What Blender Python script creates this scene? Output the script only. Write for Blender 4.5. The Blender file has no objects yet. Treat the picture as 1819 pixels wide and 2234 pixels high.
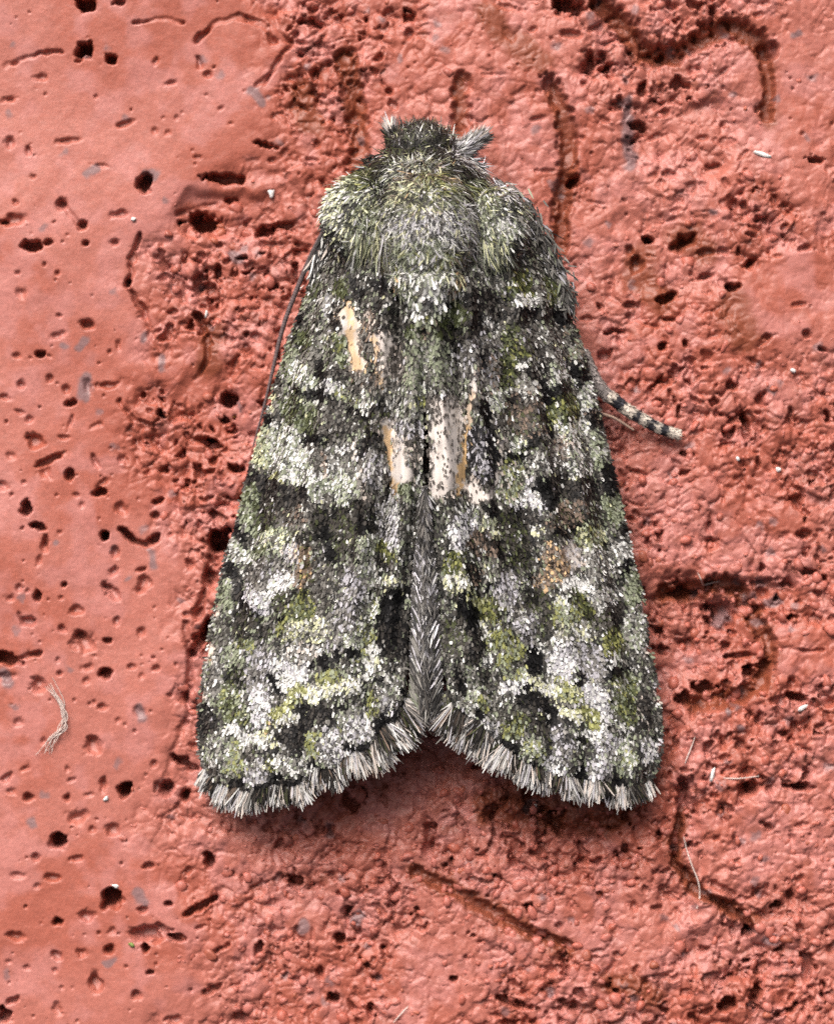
import bpy, math
import numpy as np
from mathutils import Vector

# ------------------------------------------------------------------ camera, sky, sun, exposure
# Working unit: one "p" = 0.0125 mm (80 p = 1 mm).  x to the side, y up the brick, z out of it.
U = 1.25e-5
D = 8000.0                 # camera stands 100 mm off the brick
CX, CY = 909.5, 1117.0
sc = bpy.context.scene
cam = bpy.data.cameras.new('camera'); cam_o = bpy.data.objects.new('camera', cam)
sc.collection.objects.link(cam_o); sc.camera = cam_o
cam.sensor_fit = 'HORIZONTAL'; cam.sensor_width = 36.0
cam.lens = 36.0 * D / 1819.0
cam_o.location = (0, 0, D * U)
cam.clip_start = 0.002; cam.clip_end = 10.0
cam.dof.use_dof = True
cam.dof.focus_distance = (D - 190) * U
cam.dof.aperture_fstop = 88.0

SUN_EL, SUN_AZ = math.radians(44), math.radians(-22)     # azimuth from the top of the brick, minus = towards -x
w = bpy.data.worlds.new('World'); sc.world = w; w.use_nodes = True
nt = w.node_tree
sky = nt.nodes.new('ShaderNodeTexSky'); sky.sky_type = 'NISHITA'; sky.sun_disc = False
sky.sun_elevation = SUN_EL; sky.sun_rotation = SUN_AZ
sky.air_density = 0.12; sky.dust_density = 9.0; sky.ozone_density = 0.2
bg = nt.nodes['Background']; bg.inputs[1].default_value = 0.10
nt.links.new(sky.outputs[0], bg.inputs[0])
sun = bpy.data.lights.new('sun', 'SUN'); sun.energy = 1.5; sun.angle = math.radians(35); sun.color = (1.0, 0.975, 0.945)
sun_o = bpy.data.objects.new('sun', sun); sc.collection.objects.link(sun_o)
sd = Vector((math.sin(SUN_AZ) * math.cos(SUN_EL), math.cos(SUN_AZ) * math.cos(SUN_EL), math.sin(SUN_EL)))
sun_o.rotation_euler = sd.to_track_quat('Z', 'Y').to_euler(); sun_o.location = sd * 0.3
sc.view_settings.view_transform = 'Standard'; sc.view_settings.look = 'None'
sc.view_settings.exposure = 0.95; sc.view_settings.gamma = 1.0
sc.cycles.use_denoising = False
sc.cycles.max_bounces = 6

# ------------------------------------------------------------------ helpers
rng = np.random.default_rng(7)
def lin(c):
    c = np.asarray(c, float) / 255.0
    return np.where(c <= 0.04045, c / 12.92, ((c + 0.055) / 1.055) ** 2.4)
def world(x, y, h):
    """place of the point that lies h off the brick and is seen over plan position (x, y), y downwards"""
    x = np.asarray(x, float); y = np.asarray(y, float); h = np.asarray(h, float)
    k = (D - h) / D
    return np.stack([(x - CX) * k * U, (CY - y) * k * U, h * U + 0 * x], -1)

TAB = rng.random((256, 256))
def vnoise(x, y):
    xi = np.floor(x).astype(int); yi = np.floor(y).astype(int)
    fx = x - xi; fy = y - yi
    fx = fx * fx * (3 - 2 * fx); fy = fy * fy * (3 - 2 * fy)
    a = TAB[xi & 255, yi & 255]; b = TAB[(xi + 1) & 255, yi & 255]
    c = TAB[xi & 255, (yi + 1) & 255]; d = TAB[(xi + 1) & 255, (yi + 1) & 255]
    return (a + (b - a) * fx) * (1 - fy) + (c + (d - c) * fx) * fy
def fbm(x, y, s, o=3, k=0.5, off=0.0):
    v = 0; a = 1.0; t = 0
    for i in range(o):
        v = v + a * vnoise(x / s + 17.3 * i + off, y / s + 9.1 * i + off * 1.7); t += a; a *= k; s *= 0.5
    return v / t
JX = rng.random((256, 256)); JY = rng.random((256, 256)); JR = rng.random((256, 256)); JS = rng.random((256, 256))
def worley(x, y, s, off=0):
    x = x / s + off; y = y / s + off
    xi = np.floor(x).astype(int); yi = np.floor(y).astype(int)
    f1 = np.full(x.shape, 9.0); f2 = f1.copy(); r = np.zeros(x.shape); q = np.zeros(x.shape)
    for dx in (-1, 0, 1):
        for dy in (-1, 0, 1):
            cx = (xi + dx) & 255; cy = (yi + dy) & 255
            d = np.hypot(xi + dx + JX[cx, cy] - x, yi + dy + JY[cx, cy] - y)
            n = d < f1
            f2 = np.where(n, f1, np.minimum(f2, d)); f1 = np.where(n, d, f1)
            r = np.where(n, JR[cx, cy], r); q = np.where(n, JS[cx, cy], q)
    return f1, f2, r, q
def sstep(a, b, v):
    t = np.clip((v - a) / (b - a), 0, 1); return t * t * (3 - 2 * t)
def seg_dist(x, y, pts):
    """distance to a polyline (pts: list of (x,y))"""
    if len(pts) == 1:
        return np.hypot(x - pts[0][0], y - pts[0][1])
    d = np.full(x.shape, 1e9)
    for (ax, ay), (bx, by) in zip(pts[:-1], pts[1:]):
        vx, vy = bx - ax, by - ay
        t = np.clip(((x - ax) * vx + (y - ay) * vy) / (vx * vx + vy * vy + 1e-9), 0, 1)
        d = np.minimum(d, np.hypot(x - ax - t * vx, y - ay - t * vy))
    return d
def pairs(l):
    return [(l[i], l[i + 1]) for i in range(0, len(l), 2)]
def crom(pts, n):
    """smooth curve through points, n samples by arc length"""
    p = np.asarray(pts, float); p = np.vstack([2 * p[0] - p[1], p, 2 * p[-1] - p[-2]])
    out = []
    for i in range(1, len(p) - 2):
        t = np.linspace(0, 1, 24, endpoint=False)[:, None]
        a, b, c, d = p[i - 1], p[i], p[i + 1], p[i + 2]
        out.append(0.5 * ((2 * b) + (c - a) * t + (2 * a - 5 * b + 4 * c - d) * t * t + (3 * b - a - 3 * c + d) * t ** 3))
    out = np.vstack(out + [p[-2][None]])
    s = np.r_[0, np.cumsum(np.linalg.norm(np.diff(out, axis=0), axis=1))]
    q = np.linspace(0, s[-1], n)
    return np.stack([np.interp(q, s, out[:, k]) for k in range(out.shape[1])], -1)

def mesh_obj(name, V, F, mat, parent=None, col=None, smooth=True, kind=None):
    V = np.asarray(V, np.float32); F = np.asarray(F, np.int32)
    me = bpy.data.meshes.new(name)
    me.vertices.add(len(V)); me.vertices.foreach_set('co', V.ravel())
    k = F.shape[1]
    me.loops.add(F.size); me.loops.foreach_set('vertex_index', F.ravel())
    me.polygons.add(len(F)); me.polygons.foreach_set('loop_start', np.arange(0, F.size, k, dtype=np.int32))
    if smooth: me.polygons.foreach_set('use_smooth', np.ones(len(F), bool))
    if col is not None:
        a = me.color_attributes.new('Col', 'FLOAT_COLOR', 'POINT')
        c = np.ones((len(V), 4), np.float32); c[:, :3] = col
        a.data.foreach_set('color', c.ravel())
    me.update(calc_edges=True); me.validate()
    me.materials.append(mat)
    o = bpy.data.objects.new(name, me); sc.collection.objects.link(o)
    if parent is not None: o.parent = parent
    if kind: o['kind'] = kind
    return o
def grid_faces(nr, nc):
    i = np.arange(nr * nc).reshape(nr, nc)
    return np.stack([i[:-1, :-1], i[:-1, 1:], i[1:, 1:], i[1:, :-1]], -1).reshape(-1, 4)

def principled(name, rough=0.6, spec=0.3, var=0.12, nscale=60000.0, bump=0.0, bscale=90000.0, sheen=0.0, attr=True, base=(0.5, 0.5, 0.5)):
    m = bpy.data.materials.new(name); m.use_nodes = True
    n = m.node_tree.nodes; l = m.node_tree.links; b = n['Principled BSDF']
    b.inputs['Roughness'].default_value = rough; b.inputs['Specular IOR Level'].default_value = spec
    b.inputs['Sheen Weight'].default_value = sheen
    tc = n.new('ShaderNodeTexCoord')
    no = n.new('ShaderNodeTexNoise'); no.inputs['Scale'].default_value = nscale; no.inputs['Detail'].default_value = 3
    l.new(tc.outputs['Object'], no.inputs['Vector'])
    mr = n.new('ShaderNodeMapRange'); mr.inputs['From Min'].default_value = 0.3; mr.inputs['From Max'].default_value = 0.7
    mr.inputs['To Min'].default_value = 1 - var; mr.inputs['To Max'].default_value = 1 + var
    l.new(no.outputs['Fac'], mr.inputs['Value'])
    mx = n.new('ShaderNodeMix'); mx.data_type = 'RGBA'; mx.blend_type = 'MULTIPLY'; mx.inputs[0].default_value = 1.0
    if attr:
        at = n.new('ShaderNodeVertexColor'); at.layer_name = 'Col'; l.new(at.outputs['Color'], mx.inputs[6])
    else:
        mx.inputs[6].default_value = (*base, 1)
    l.new(mr.outputs['Result'], mx.inputs[7]); l.new(mx.outputs[2], b.inputs['Base Color'])
    if bump > 0:
        n2 = n.new('ShaderNodeTexNoise'); n2.inputs['Scale'].default_value = bscale; n2.inputs['Detail'].default_value = 4
        l.new(tc.outputs['Object'], n2.inputs['Vector'])
        bp = n.new('ShaderNodeBump'); bp.inputs['Strength'].default_value = bump; bp.inputs['Distance'].default_value = 3 * U
        l.new(n2.outputs['Fac'], bp.inputs['Height']); l.new(bp.outputs['Normal'], b.inputs['Normal'])
    return m
M_BRICK = principled('red_painted_brick', rough=0.5, spec=0.45, var=0.10, nscale=9000.0, bump=0.22, bscale=14000.0)
M_SCALE = principled('wing_scale', rough=0.55, spec=0.16, var=0.10)
M_HAIR = principled('body_hair', rough=0.55, spec=0.2, var=0.10)
M_SKIN = principled('dark_cuticle', rough=0.6, spec=0.3, attr=False, base=(0.035, 0.032, 0.028))
M_MEMB = principled('wing_membrane', rough=0.5, spec=0.4, var=0.10)
M_FIBRE = principled('pale_fibre', rough=0.4, spec=0.5, attr=False, base=(0.5, 0.42, 0.38))
M_FLAKE = principled('white_flake', rough=0.4, spec=0.5, attr=False, base=(0.62, 0.6, 0.58))
M_MOSS = principled('green_speck', rough=0.6, attr=False, base=(0.16, 0.22, 0.06))

# ------------------------------------------------------------------ the brick
# zoom frames used to note positions: origin and scale
ZF = {'A': (0, 0, 1.908), 'B': (910, 0, 1.91), 'C': (0, 500, 2.48), 'E': (0, 1150, 3.1), 'F': (1300, 1150, 3.345),
      'G': (0, 1674, 1.908), 'H': (910, 1674, 1.91), 'R': (1150, 500, 2.595),
      'z1': (640, 240, 2.893), 'z2': (500, 600, 3.472), 'z3': (900, 600, 3.472), 'z4': (430, 1000, 3.472),
      'z5': (900, 1000, 3.472), 'z6': (420, 1350, 3.472), 'z7': (950, 1350, 3.472), 's': (0, 0, 1.0)}
def zc(f, x, y):
    o = ZF[f]; return o[0] + x / o[2], o[1] + y / o[2]

# pits: frame, then x y rx ry tilt(deg) depth(ratio of the smaller radius)
PITS = {
 'A': [365,15,45,35,0,2.2, 345,210,36,40,10,2.4, 460,245,28,28,0,2, 495,10,25,15,0,2, 710,345,30,15,-10,1.5, 515,515,42,16,-15,1.5,
       270,585,60,18,-8,1.4, 830,260,16,35,-15,1.5, 870,310,20,18,0,1.2, 1370,265,25,12,0,1.2, 45,590,24,28,0,1.3, 120,630,16,26,-10,1.4,
       605,765,32,48,15,2.3, 255,850,24,28,0,1.6, 350,940,22,22,0,1.8, 70,915,55,28,-10,1.3, 20,925,25,14,0,2, 355,1015,15,13,0,1.5,
       480,1008,25,18,0,1.0, 500,890,45,18,-10,1.5, 1100,600,50,18,15,2.2, 930,742,85,24,5,2.4, 830,920,75,42,-8,2.2, 960,830,32,14,0,2,
       1100,960,60,26,-12,2, 1190,935,60,16,-5,2, 40,410,45,18,-10,1.6, 170,320,30,22,0,1.0, 1620,380,18,30,-20,1.8, 1640,440,18,30,-30,1.4,
       400,400,11,14,0,1.3, 920,450,18,9,-30,1.3, 650,250,14,24,15,1.2, 1130,665,22,14,0,1.5, 1290,665,34,12,0,1.5, 1500,410,30,10,-10,1.4,
       420,690,60,10,10,1.0, 1700,140,25,25,0,1.6, 1250,180,50,16,10,1.4, 1100,330,60,12,-40,1.2, 960,515,16,10,0,1, 1320,600,18,22,0,1.4,
       65,845,14,16,0,1.2, 140,735,16,16,0,1.0, 825,655,20,10,0,1.2, 680,490,10,9,0,1, 735,490,9,12,0,1, 700,550,18,18,0,.7, 645,545,16,18,0,.7],
 'B': [630,20,62,36,10,2.2, 640,140,48,22,10,1.6, 735,265,58,50,0,1.7, 800,270,30,28,0,2.2, 830,430,48,26,-10,1.8, 940,370,18,34,10,2, 930,520,48,22,10,2,
       1030,460,32,28,0,1.5, 1415,460,15,20,0,1.8, 1665,665,40,16,10,2, 655,750,30,24,-30,2, 1420,60,28,13,0,1.4, 960,990,25,20,0,2, 1110,1010,55,38,-30,1.8,
       1240,690,40,16,-10,1.8, 1050,720,30,20,0,1.6, 510,490,40,14,-10,1.2, 690,570,12,10,0,1.5, 1190,570,26,14,-10,1.5, 320,310,80,12,0,1.0, 1230,1050,80,20,0,1.6,
       1690,890,16,12,0,1.3, 1620,1030,30,20,0,1.2, 1280,290,40,12,-30,1.2, 480,120,20,16,0,1.2, 400,30,80,16,10,1.2, 740,840,50,10,10,1.2, 540,710,60,10,0,1.2],
 'C': [185,90,62,38,0,2.0, 265,72,30,16,-15,2, 465,78,20,17,0,1.8, 625,72,28,22,0,1.0, 103,240,18,16,0,1.4, 312,240,18,18,0,1.5, 118,350,40,38,0,0.6,
       326,470,20,15,0,1.6, 475,520,45,34,0,1.7, 310,575,55,22,-25,1.2, 95,688,25,25,0,1.1, 222,677,28,22,0,2.2, 270,690,30,10,20,1.4, 595,665,12,12,0,1.5,
       640,625,20,32,10,1.3, 270,810,24,28,0,1.5, 118,840,34,26,0,1.5, 360,870,24,28,0,1.3, 385,940,30,22,-20,2, 590,845,70,22,-3,1.5, 470,840,30,55,0,0.9,
       30,910,38,18,15,1.6, 110,990,35,15,30,1.5, 160,1030,25,22,0,1.2, 520,1060,40,20,-20,0.9, 190,1150,55,42,20,1.4, 345,1125,22,18,0,1.3, 380,1050,12,50,20,1.4,
       60,1225,36,28,20,0.7, 275,1245,80,24,-28,1.9, 250,1320,48,36,20,0.8, 375,1325,26,34,10,2, 515,1262,20,52,-28,1.6, 655,1250,38,38,0,1.0, 20,1390,40,30,0,1.0,
       130,1370,20,15,0,1.2, 150,1510,36,55,10,2.0, 540,1425,44,30,0,2.0, 555,1370,50,22,-25,1.2, 308,1440,12,12,0,1.5, 415,1435,30,16,0,1.5, 445,1490,28,25,0,.9,
       655,1515,40,44,-30,0.8, 210,1605,44,26,10,2.4, 325,1640,20,15,0,1.2, 565,1660,26,28,0,2.4, 250,1690,22,40,0,1.6,
       1240,920,60,46,0,2.2, 1220,1030,36,22,15,2.4, 870,1000,42,28,30,2.2, 1150,1160,42,26,20,2.6, 1280,1290,50,22,5,2.4, 940,445,32,16,-15,1.8, 1030,510,20,48,0,2,
       1100,420,40,16,10,1.8, 1300,440,26,16,0,1.8, 1390,580,36,26,0,1.4, 775,900,18,16,0,2, 1150,1255,24,34,0,1.8, 1010,1380,22,30,20,1.8, 850,1470,32,18,-20,2,
       900,1300,42,22,-15,1.8, 840,1550,24,24,0,1.8, 695,290,18,24,0,2.2, 722,160,24,38,10,1.6, 880,600,28,22,0,1.6, 1200,1690,60,60,0,2, 1330,660,14,14,0,1.5, 970,955,16,16,0,1.4],
 'E': [300,130,30,50,0,1.6, 270,230,26,58,10,1.2, 705,62,30,32,0,2.3, 780,180,42,48,0,1.2, 770,300,40,36,0,1.2, 955,290,40,24,-10,1.8, 965,385,52,74,20,1.1, 940,430,28,30,0,1,
       755,445,46,84,-38,1.3, 735,405,40,24,0,1.6, 130,415,24,26,0,1.2, 188,430,16,17,0,1.3, 72,480,44,36,0,1.0, 258,465,30,36,-10,2, 440,390,24,18,-20,2, 415,475,20,18,0,1.3,
       520,570,66,46,10,0.9, 185,640,68,40,10,1.6, 135,600,16,50,-10,1.6, 790,632,26,36,30,1.3, 428,690,40,30,-20,1.6, 560,770,86,76,20,1.1, 545,730,50,40,0,0.8, 730,765,32,22,0,2.2,
       950,712,36,38,0,1.2, 55,890,110,50,10,2.0, 40,1020,80,46,0,0.8, 395,895,18,27,0,1.2, 410,990,24,22,0,1.6, 590,950,44,44,0,1.0, 710,985,44,40,0,2.0, 895,945,36,24,-20,1.3,
       1060,955,36,26,-20,1.6, 958,1010,20,24,0,.8, 580,1045,36,26,-20,1.0, 265,1070,66,50,20,1.2, 640,875,24,14,0,1, 690,1210,50,34,0,1.4, 640,1190,16,24,0,1.5, 505,1170,15,14,0,1.4,
       1150,1140,20,20,0,1.4, 950,1250,44,46,0,0.5, 1020,1245,18,18,0,1.4, 800,1310,27,27,0,0.8, 915,1385,18,17,0,1.3, 130,1320,50,34,-20,0.9, 300,1450,40,32,-20,1.0,
       630,1485,62,76,0,1.0, 620,1435,44,28,0,1.6, 460,1635,27,27,0,1.1, 175,1630,44,26,-20,1.2, 50,1690,48,34,-40,1.2, 90,1790,42,34,0,.8, 190,1830,36,30,0,1.3, 455,1830,20,28,0,1.4,
       490,1710,42,18,-20,1.2, 705,1740,26,52,-10,1.0, 845,1775,42,46,0,1.7, 1040,1605,28,26,0,1.4, 990,1675,12,12,0,1.4, 600,1810,40,14,0,1.1,
       1470,140,60,56,0,1.8, 1290,250,48,40,0,1.6, 1400,700,66,95,25,1.8, 1260,1600,95,36,28,2.0, 1130,1750,50,44,0,1.8, 1250,1820,38,44,20,1.8, 1310,1480,40,26,0,1.6, 1440,350,44,70,-20,1.5, 1265,590,36,20,-10,1.5],
 'F': [930,640,125,92,0,1.5, 830,600,46,50,0,1.2, 790,1170,96,48,5,2.0, 640,1250,72,52,30,2.0, 500,910,52,40,0,1.8, 1120,1050,44,48,0,2.0, 1040,940,95,20,-5,2.4, 1000,780,36,32,0,1.8,
       1550,330,60,30,15,2.2, 1220,480,56,34,20,1.5, 1450,650,36,22,0,2, 1230,395,110,24,-8,1.8, 1470,1250,68,38,10,2.2, 1370,1510,48,20,0,2, 1610,1510,60,15,0,2.4, 1150,1900,60,56,0,1.8,
       1270,1910,52,28,40,1.8, 1490,1900,55,30,-10,2.2, 1100,1780,70,34,-20,1.5, 700,1370,24,40,0,1.6, 830,130,28,55,10,1.8, 1500,70,60,26,10,1.8, 900,1550,30,54,-30,1.5, 930,1690,50,26,-10,1.7,
       380,100,16,44,10,1.5, 450,520,100,22,-8,1.4, 640,850,90,22,20,1.4, 1300,640,60,18,0,1.6, 1160,1200,26,24,-30,1.8, 660,1780,50,26,20,1.6, 1630,1170,40,24,-30,1.4, 350,1000,30,80,0,1.3],
 'G': [250,300,34,34,-30,2.3, 230,320,45,20,-10,1.6, 150,375,24,24,0,1.4, 462,545,44,48,15,2.0, 240,640,24,18,0,2.4, 362,622,36,28,0,1.2, 600,595,28,20,0,1.6, 705,568,18,12,15,2.2,
       630,690,96,46,-4,1.6, 740,710,40,18,10,2.4, 610,755,20,26,0,2.2, 835,580,92,18,-32,2.2, 840,665,26,14,-20,1.6, 470,680,22,24,0,.8, 65,705,40,24,10,1.5, 460,760,26,28,20,1.8, 340,772,28,20,0,1.4,
       240,785,30,20,20,1.4, 630,853,20,11,0,2.2, 400,895,34,44,0,1.4, 570,947,28,25,0,1.6, 885,925,42,20,-35,1.8, 15,1030,28,36,0,2, 55,970,36,16,-20,1.8, 910,760,46,16,-25,1.8, 1080,760,16,46,10,2.2,
       1410,715,28,24,0,2.2, 1230,480,36,24,25,2.2, 1330,860,24,42,20,1.8, 1395,960,34,26,-10,2, 1600,770,24,44,-10,1.6, 1445,630,16,32,0,1.8, 865,390,28,36,0,2, 120,125,24,20,0,1.4,
       330,210,52,40,0,.9, 430,75,18,46,10,1.3, 525,95,30,34,0,2, 280,128,17,18,0,1.4, 470,260,38,34,0,1.0, 690,100,42,42,0,1.6, 775,115,20,30,20,1.8, 620,410,26,14,-10,1.8, 320,380,40,16,-10,1.4,
       230,460,46,20,10,1.5, 80,450,34,24,0,.7, 115,835,20,14,0,1.2, 40,810,20,12,0,1, 240,1010,24,34,0,.8, 725,1050,46,18,0,1.4, 1560,880,26,20,0,1.5, 1300,700,12,40,0,1.4, 1640,560,24,60,10,1.2,
       1230,690,14,30,10,1.6, 960,445,20,12,0,1.6, 385,262,16,18,0,1, 160,495,16,14,0,1, 1010,1050,60,26,0,1.6, 780,440,16,24,20,1.5, 230,850,14,18,0,1],
 'H': [1495,578,28,18,0,2.2, 1380,690,28,26,-30,2.2, 1405,970,26,52,15,2, 1290,990,46,30,-15,2, 1535,1020,54,16,-30,2.2, 580,370,52,24,10,1.5, 470,590,28,26,0,2, 590,660,22,24,0,1.5, 905,590,20,26,-20,1.6,
       1000,590,36,14,0,1.7, 400,985,76,18,18,2.2, 650,1000,52,22,20,1.7, 1460,250,34,22,10,1.7, 1250,300,20,14,0,1.5, 150,885,24,18,20,2, 1065,880,36,15,0,1.6, 770,555,14,15,0,1.4, 1290,560,70,20,25,1.4,
       350,495,16,26,0,1.4, 840,785,24,16,0,1.2, 760,770,30,14,0,1.2, 560,940,30,34,0,1, 1640,920,26,14,-20,1.5, 1590,470,20,26,30,1.5, 1330,330,14,50,-10,1.2, 860,375,36,18,0,1.4, 1600,85,60,14,5,2, 1450,830,60,26,0,1.2,
       80,340,30,18,-20,1.4, 170,230,12,30,0,1.4, 1370,90,30,30,0,1.6, 1600,680,20,24,0,1.2, 205,800,16,16,0,1.3, 20,680,24,14,0,1.4, 1600,240,30,12,-10,1.3, 1560,300,16,24,10,1.3, 850,1000,40,20,-30,1.2],
 'R': [690,55,22,20,0,2, 890,60,90,30,-25,1.6, 620,200,44,60,20,1.5, 800,380,60,34,-20,2, 580,430,50,24,10,1.8, 800,505,60,14,0,2, 330,505,40,16,0,1.5, 500,580,70,20,0,2, 520,630,16,44,-30,1.8,
       770,660,32,26,20,2, 895,640,20,30,-30,2, 440,710,50,46,-20,1.6, 1000,270,60,26,-20,1.8, 1160,330,40,30,-20,2, 1260,190,40,26,-30,1.8, 1360,620,54,26,-30,1.8, 1585,595,26,26,0,1.8, 1680,680,32,16,10,2,
       1540,425,40,18,-10,1.5, 1570,105,44,24,-10,1.5, 1090,1045,40,16,10,2.2, 960,970,50,18,30,1.8, 1240,1120,26,90,-5,2, 1320,960,34,50,0,1.8, 1160,880,36,36,0,1.8, 1300,760,60,20,30,1.6, 900,1270,40,18,15,2.2,
       820,1200,22,24,0,1.8, 640,1380,60,18,15,1.8, 900,1375,40,16,-20,2, 600,1640,40,22,20,1.8, 620,1560,90,14,20,1.6, 1040,1690,24,70,0,1.8, 1610,1400,70,30,0,1.5, 1560,1720,60,30,10,1.8, 1480,1080,36,60,0,1.6,
       1190,1410,40,24,-20,1.5, 980,1590,16,70,-20,1.2, 700,860,80,14,5,1.3, 1110,1530,16,30,0,1.4, 690,1780,24,30,0,1.6, 1330,1130,20,60,0,1.5, 1160,1330,20,12,0,1.4, 450,1150,20,30,0,1.3, 710,150,40,14,10,1.5, 250,480,24,20,0,1.4,
       720,545,60,16,10,1.4, 1040,460,50,16,-20,1.5, 1420,150,30,12,0,1.3, 580,120,30,30,0,1.4],
}
# cracks and steps: frame, width p, depth p, points
CRACKS = [
 ('C', 7, 22, [760,30, 700,160, 720,240, 690,300, 770,430, 810,560, 870,640]), ('C', 9, 40, [655,1635, 720,1680, 780,1705, 850,1670]),
 ('C', 9, 34, [1010,1120, 1090,1150, 1160,1150]), ('C', 7, 20, [1150,480, 1120,600, 1120,720, 1060,800]), ('C', 6, 16, [640,930, 720,1010, 760,1080]),
 ('A', 8, 20, [820,160, 870,120, 920,85, 1000,70, 1090,95, 1140,180]), ('A', 8, 20, [255,850, 290,890, 350,940]), ('A', 6, 16, [1100,340, 1180,220, 1240,140]),
 ('A', 7, 15, [740,890, 800,870, 900,850]), ('A', 6, 14, [20,270, 100,230, 250,220]), ('A', 6, 14, [555,95, 650,80, 760,90]),
 ('B', 26, 20, [760,10, 850,90, 930,210, 1020,225, 1110,200, 1210,135, 1310,110, 1400,150, 1460,200]), ('B', 16, 14, [1450,200, 1470,330, 1460,480]),
 ('B', 22, 16, [545,340, 600,440, 625,560, 625,700, 600,860, 590,1040]), ('B', 22, 11, [190,340, 180,420, 185,520]), ('A', 26, 12, [1440,240, 1470,400, 1490,560, 1490,720]),
 ('E', 7, 22, [820,20, 900,90, 980,105, 1070,85]), ('E', 7, 24, [140,880, 200,865, 260,850]), ('E', 8, 18, [1260,650, 1280,900, 1260,1100, 1280,1250, 1210,1370, 1180,1500, 1150,1640, 1090,1750]),
 ('E', 14, 26, [1420,640, 1340,760, 1300,860]), ('E', 12, 20, [1480,180, 1420,300, 1400,420, 1320,560]),
 ('F', 20, 18, [500,490, 640,480, 760,440, 900,420, 1040,430]), ('F', 20, 18, [1080,520, 1180,700, 1270,880, 1260,1030, 1180,1150, 1050,1230, 900,1280, 740,1280]),
 ('H', 14, 22, [1110,60, 1105,200, 1075,330, 1085,420, 1150,500, 1240,560, 1330,600, 1390,680]), ('H', 16, 12, [0,440, 120,500, 300,600, 480,690, 640,760]),
 ('H', 8, 18, [1240,490, 1300,520, 1360,610]), ('G', 7, 18, [1600,420, 1650,500, 1640,640]), ('H', 22, 14, [300,200, 450,230, 640,270, 820,220]), ('F', 5, 12, [1300,880, 1450,900, 1650,890]),
]
OCHRE = [('B', 20, [760,10, 850,90, 930,210, 1020,225, 1110,200, 1210,135, 1310,110, 1400,150, 1460,250, 1465,500]), ('B', 20, [560,380, 625,560, 625,700, 600,860, 590,1040]),
 ('B', 16, [190,340, 180,420, 185,540]), ('A', 22, [1440,240, 1470,400, 1490,560, 1490,720]), ('F', 22, [500,490, 640,480, 760,440, 1000,430, 1080,520, 1180,700, 1270,880, 1260,1030, 1180,1150, 1050,1230, 900,1280, 740,1280]),
 ('H', 18, [1110,200, 1075,330, 1085,420, 1150,500, 1240,560, 1390,640]), ('H', 24, [0,440, 120,500, 300,600, 480,690, 640,760]), ('H', 26, [800,900, 900,910, 980,960]), ('H', 40, [300,150, 500,200, 800,190]),
 ('C', 26, [1150,520, 1130,720]), ('R', 34, [640,160, 640,300, 780,380]), ('R', 40, [1160,420, 1240,600]), ('R', 34, [900,40, 1000,120]), ('A', 26, [1240,380, 1300,520]), ('B', 26, [280,40, 370,140, 520,260])]
GREY = [('B', 16, [870,420, 880,560, 890,680]), ('E', 13, [1030,160, 1040,250]), ('C', 12, [455,600, 430,640]), ('C', 9, [350,630, 360,640]), ('C', 12, [780,570, 790,600]), ('C', 14, [470,800, 460,900]),
 ('E', 14, [20,1000, 40,1060]), ('E', 13, [940,1240, 960,1280]), ('C', 10, [870,690, 880,750]), ('A', 14, [1060,380, 1090,420]), ('A', 12, [400,700, 350,730]), ('A', 12, [600,720, 640,730]), ('G', 12, [570,520, 600,560]),
 ('G', 10, [130,230, 140,240]), ('G', 9, [430,820, 480,800]), ('G', 14, [1480,640, 1500,620]), ('G', 12, [1270,640, 1260,680]), ('F', 22, [950,650, 900,680]), ('F', 12, [1280,560, 1330,520]), ('F', 10, [960,1350]),
 ('F', 10, [1060,1470]), ('H', 12, [1460,720, 1500,720]), ('B', 10, [1570,150, 1590,140]), ('B', 9, [1220,880, 1230,890]), ('H', 10, [560,930, 560,950]), ('C', 14, [1260,130, 1290,170]), ('C', 10, [1090,310]), ('E', 9, [380,110]), ('E', 8, [870,340])]
def rough_zone(x, y):
    yb = [-3000, 0, 250, 330, 430, 500, 560, 620, 700, 800, 880, 960, 1060, 1150, 1250, 1500, 1600, 1720, 1850, 1950, 2060, 2234, 5200]
    xb = [560, 560, 585, 560, 420, 340, 305, 290, 325, 355, 290, 270, 310, 350, 402, 405, 372, 350, 330, 395, 430, 385, 385]
    b = np.interp(y, yb, xb)
    nz = (fbm(x, y, 70, 3, off=3.1) - 0.5) * 110
    r = sstep(-75, 95, x - b + nz)
    amt = np.full(x.shape, 0.78)
    for (cx, cy, rx, ry, a) in [(1060, 280, 260, 330, .3), (1760, 180, 130, 230, .22), (1740, 660, 130, 130, .2), (1330, 720, 120, 160, .55), (1750, 1420, 90, 60, .3), (1360, 1230, 60, 70, .35),
                                (1360, 2020, 170, 80, .45), (950, 2150, 120, 120, .55), (700, 2010, 60, 70, .45), (1310, 430, 110, 120, .45), (1270, 880, 90, 60, .4), (470, 330, 130, 160, .35), (420, 800, 70, 70, .4), (560, 130, 80, 90, .35), (500, 730, 60, 60, .6)]:
        d = np.hypot((x - cx) / rx, (y - cy) / ry) + (fbm(x, y, 80, 2, off=7.7) - 0.5) * 0.5
        amt = amt + (a - amt) * (1 - sstep(0.75, 1.15, d))
    return np.where(y < 420, sstep(-60, 80, x - b + nz), r) * amt, r
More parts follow.
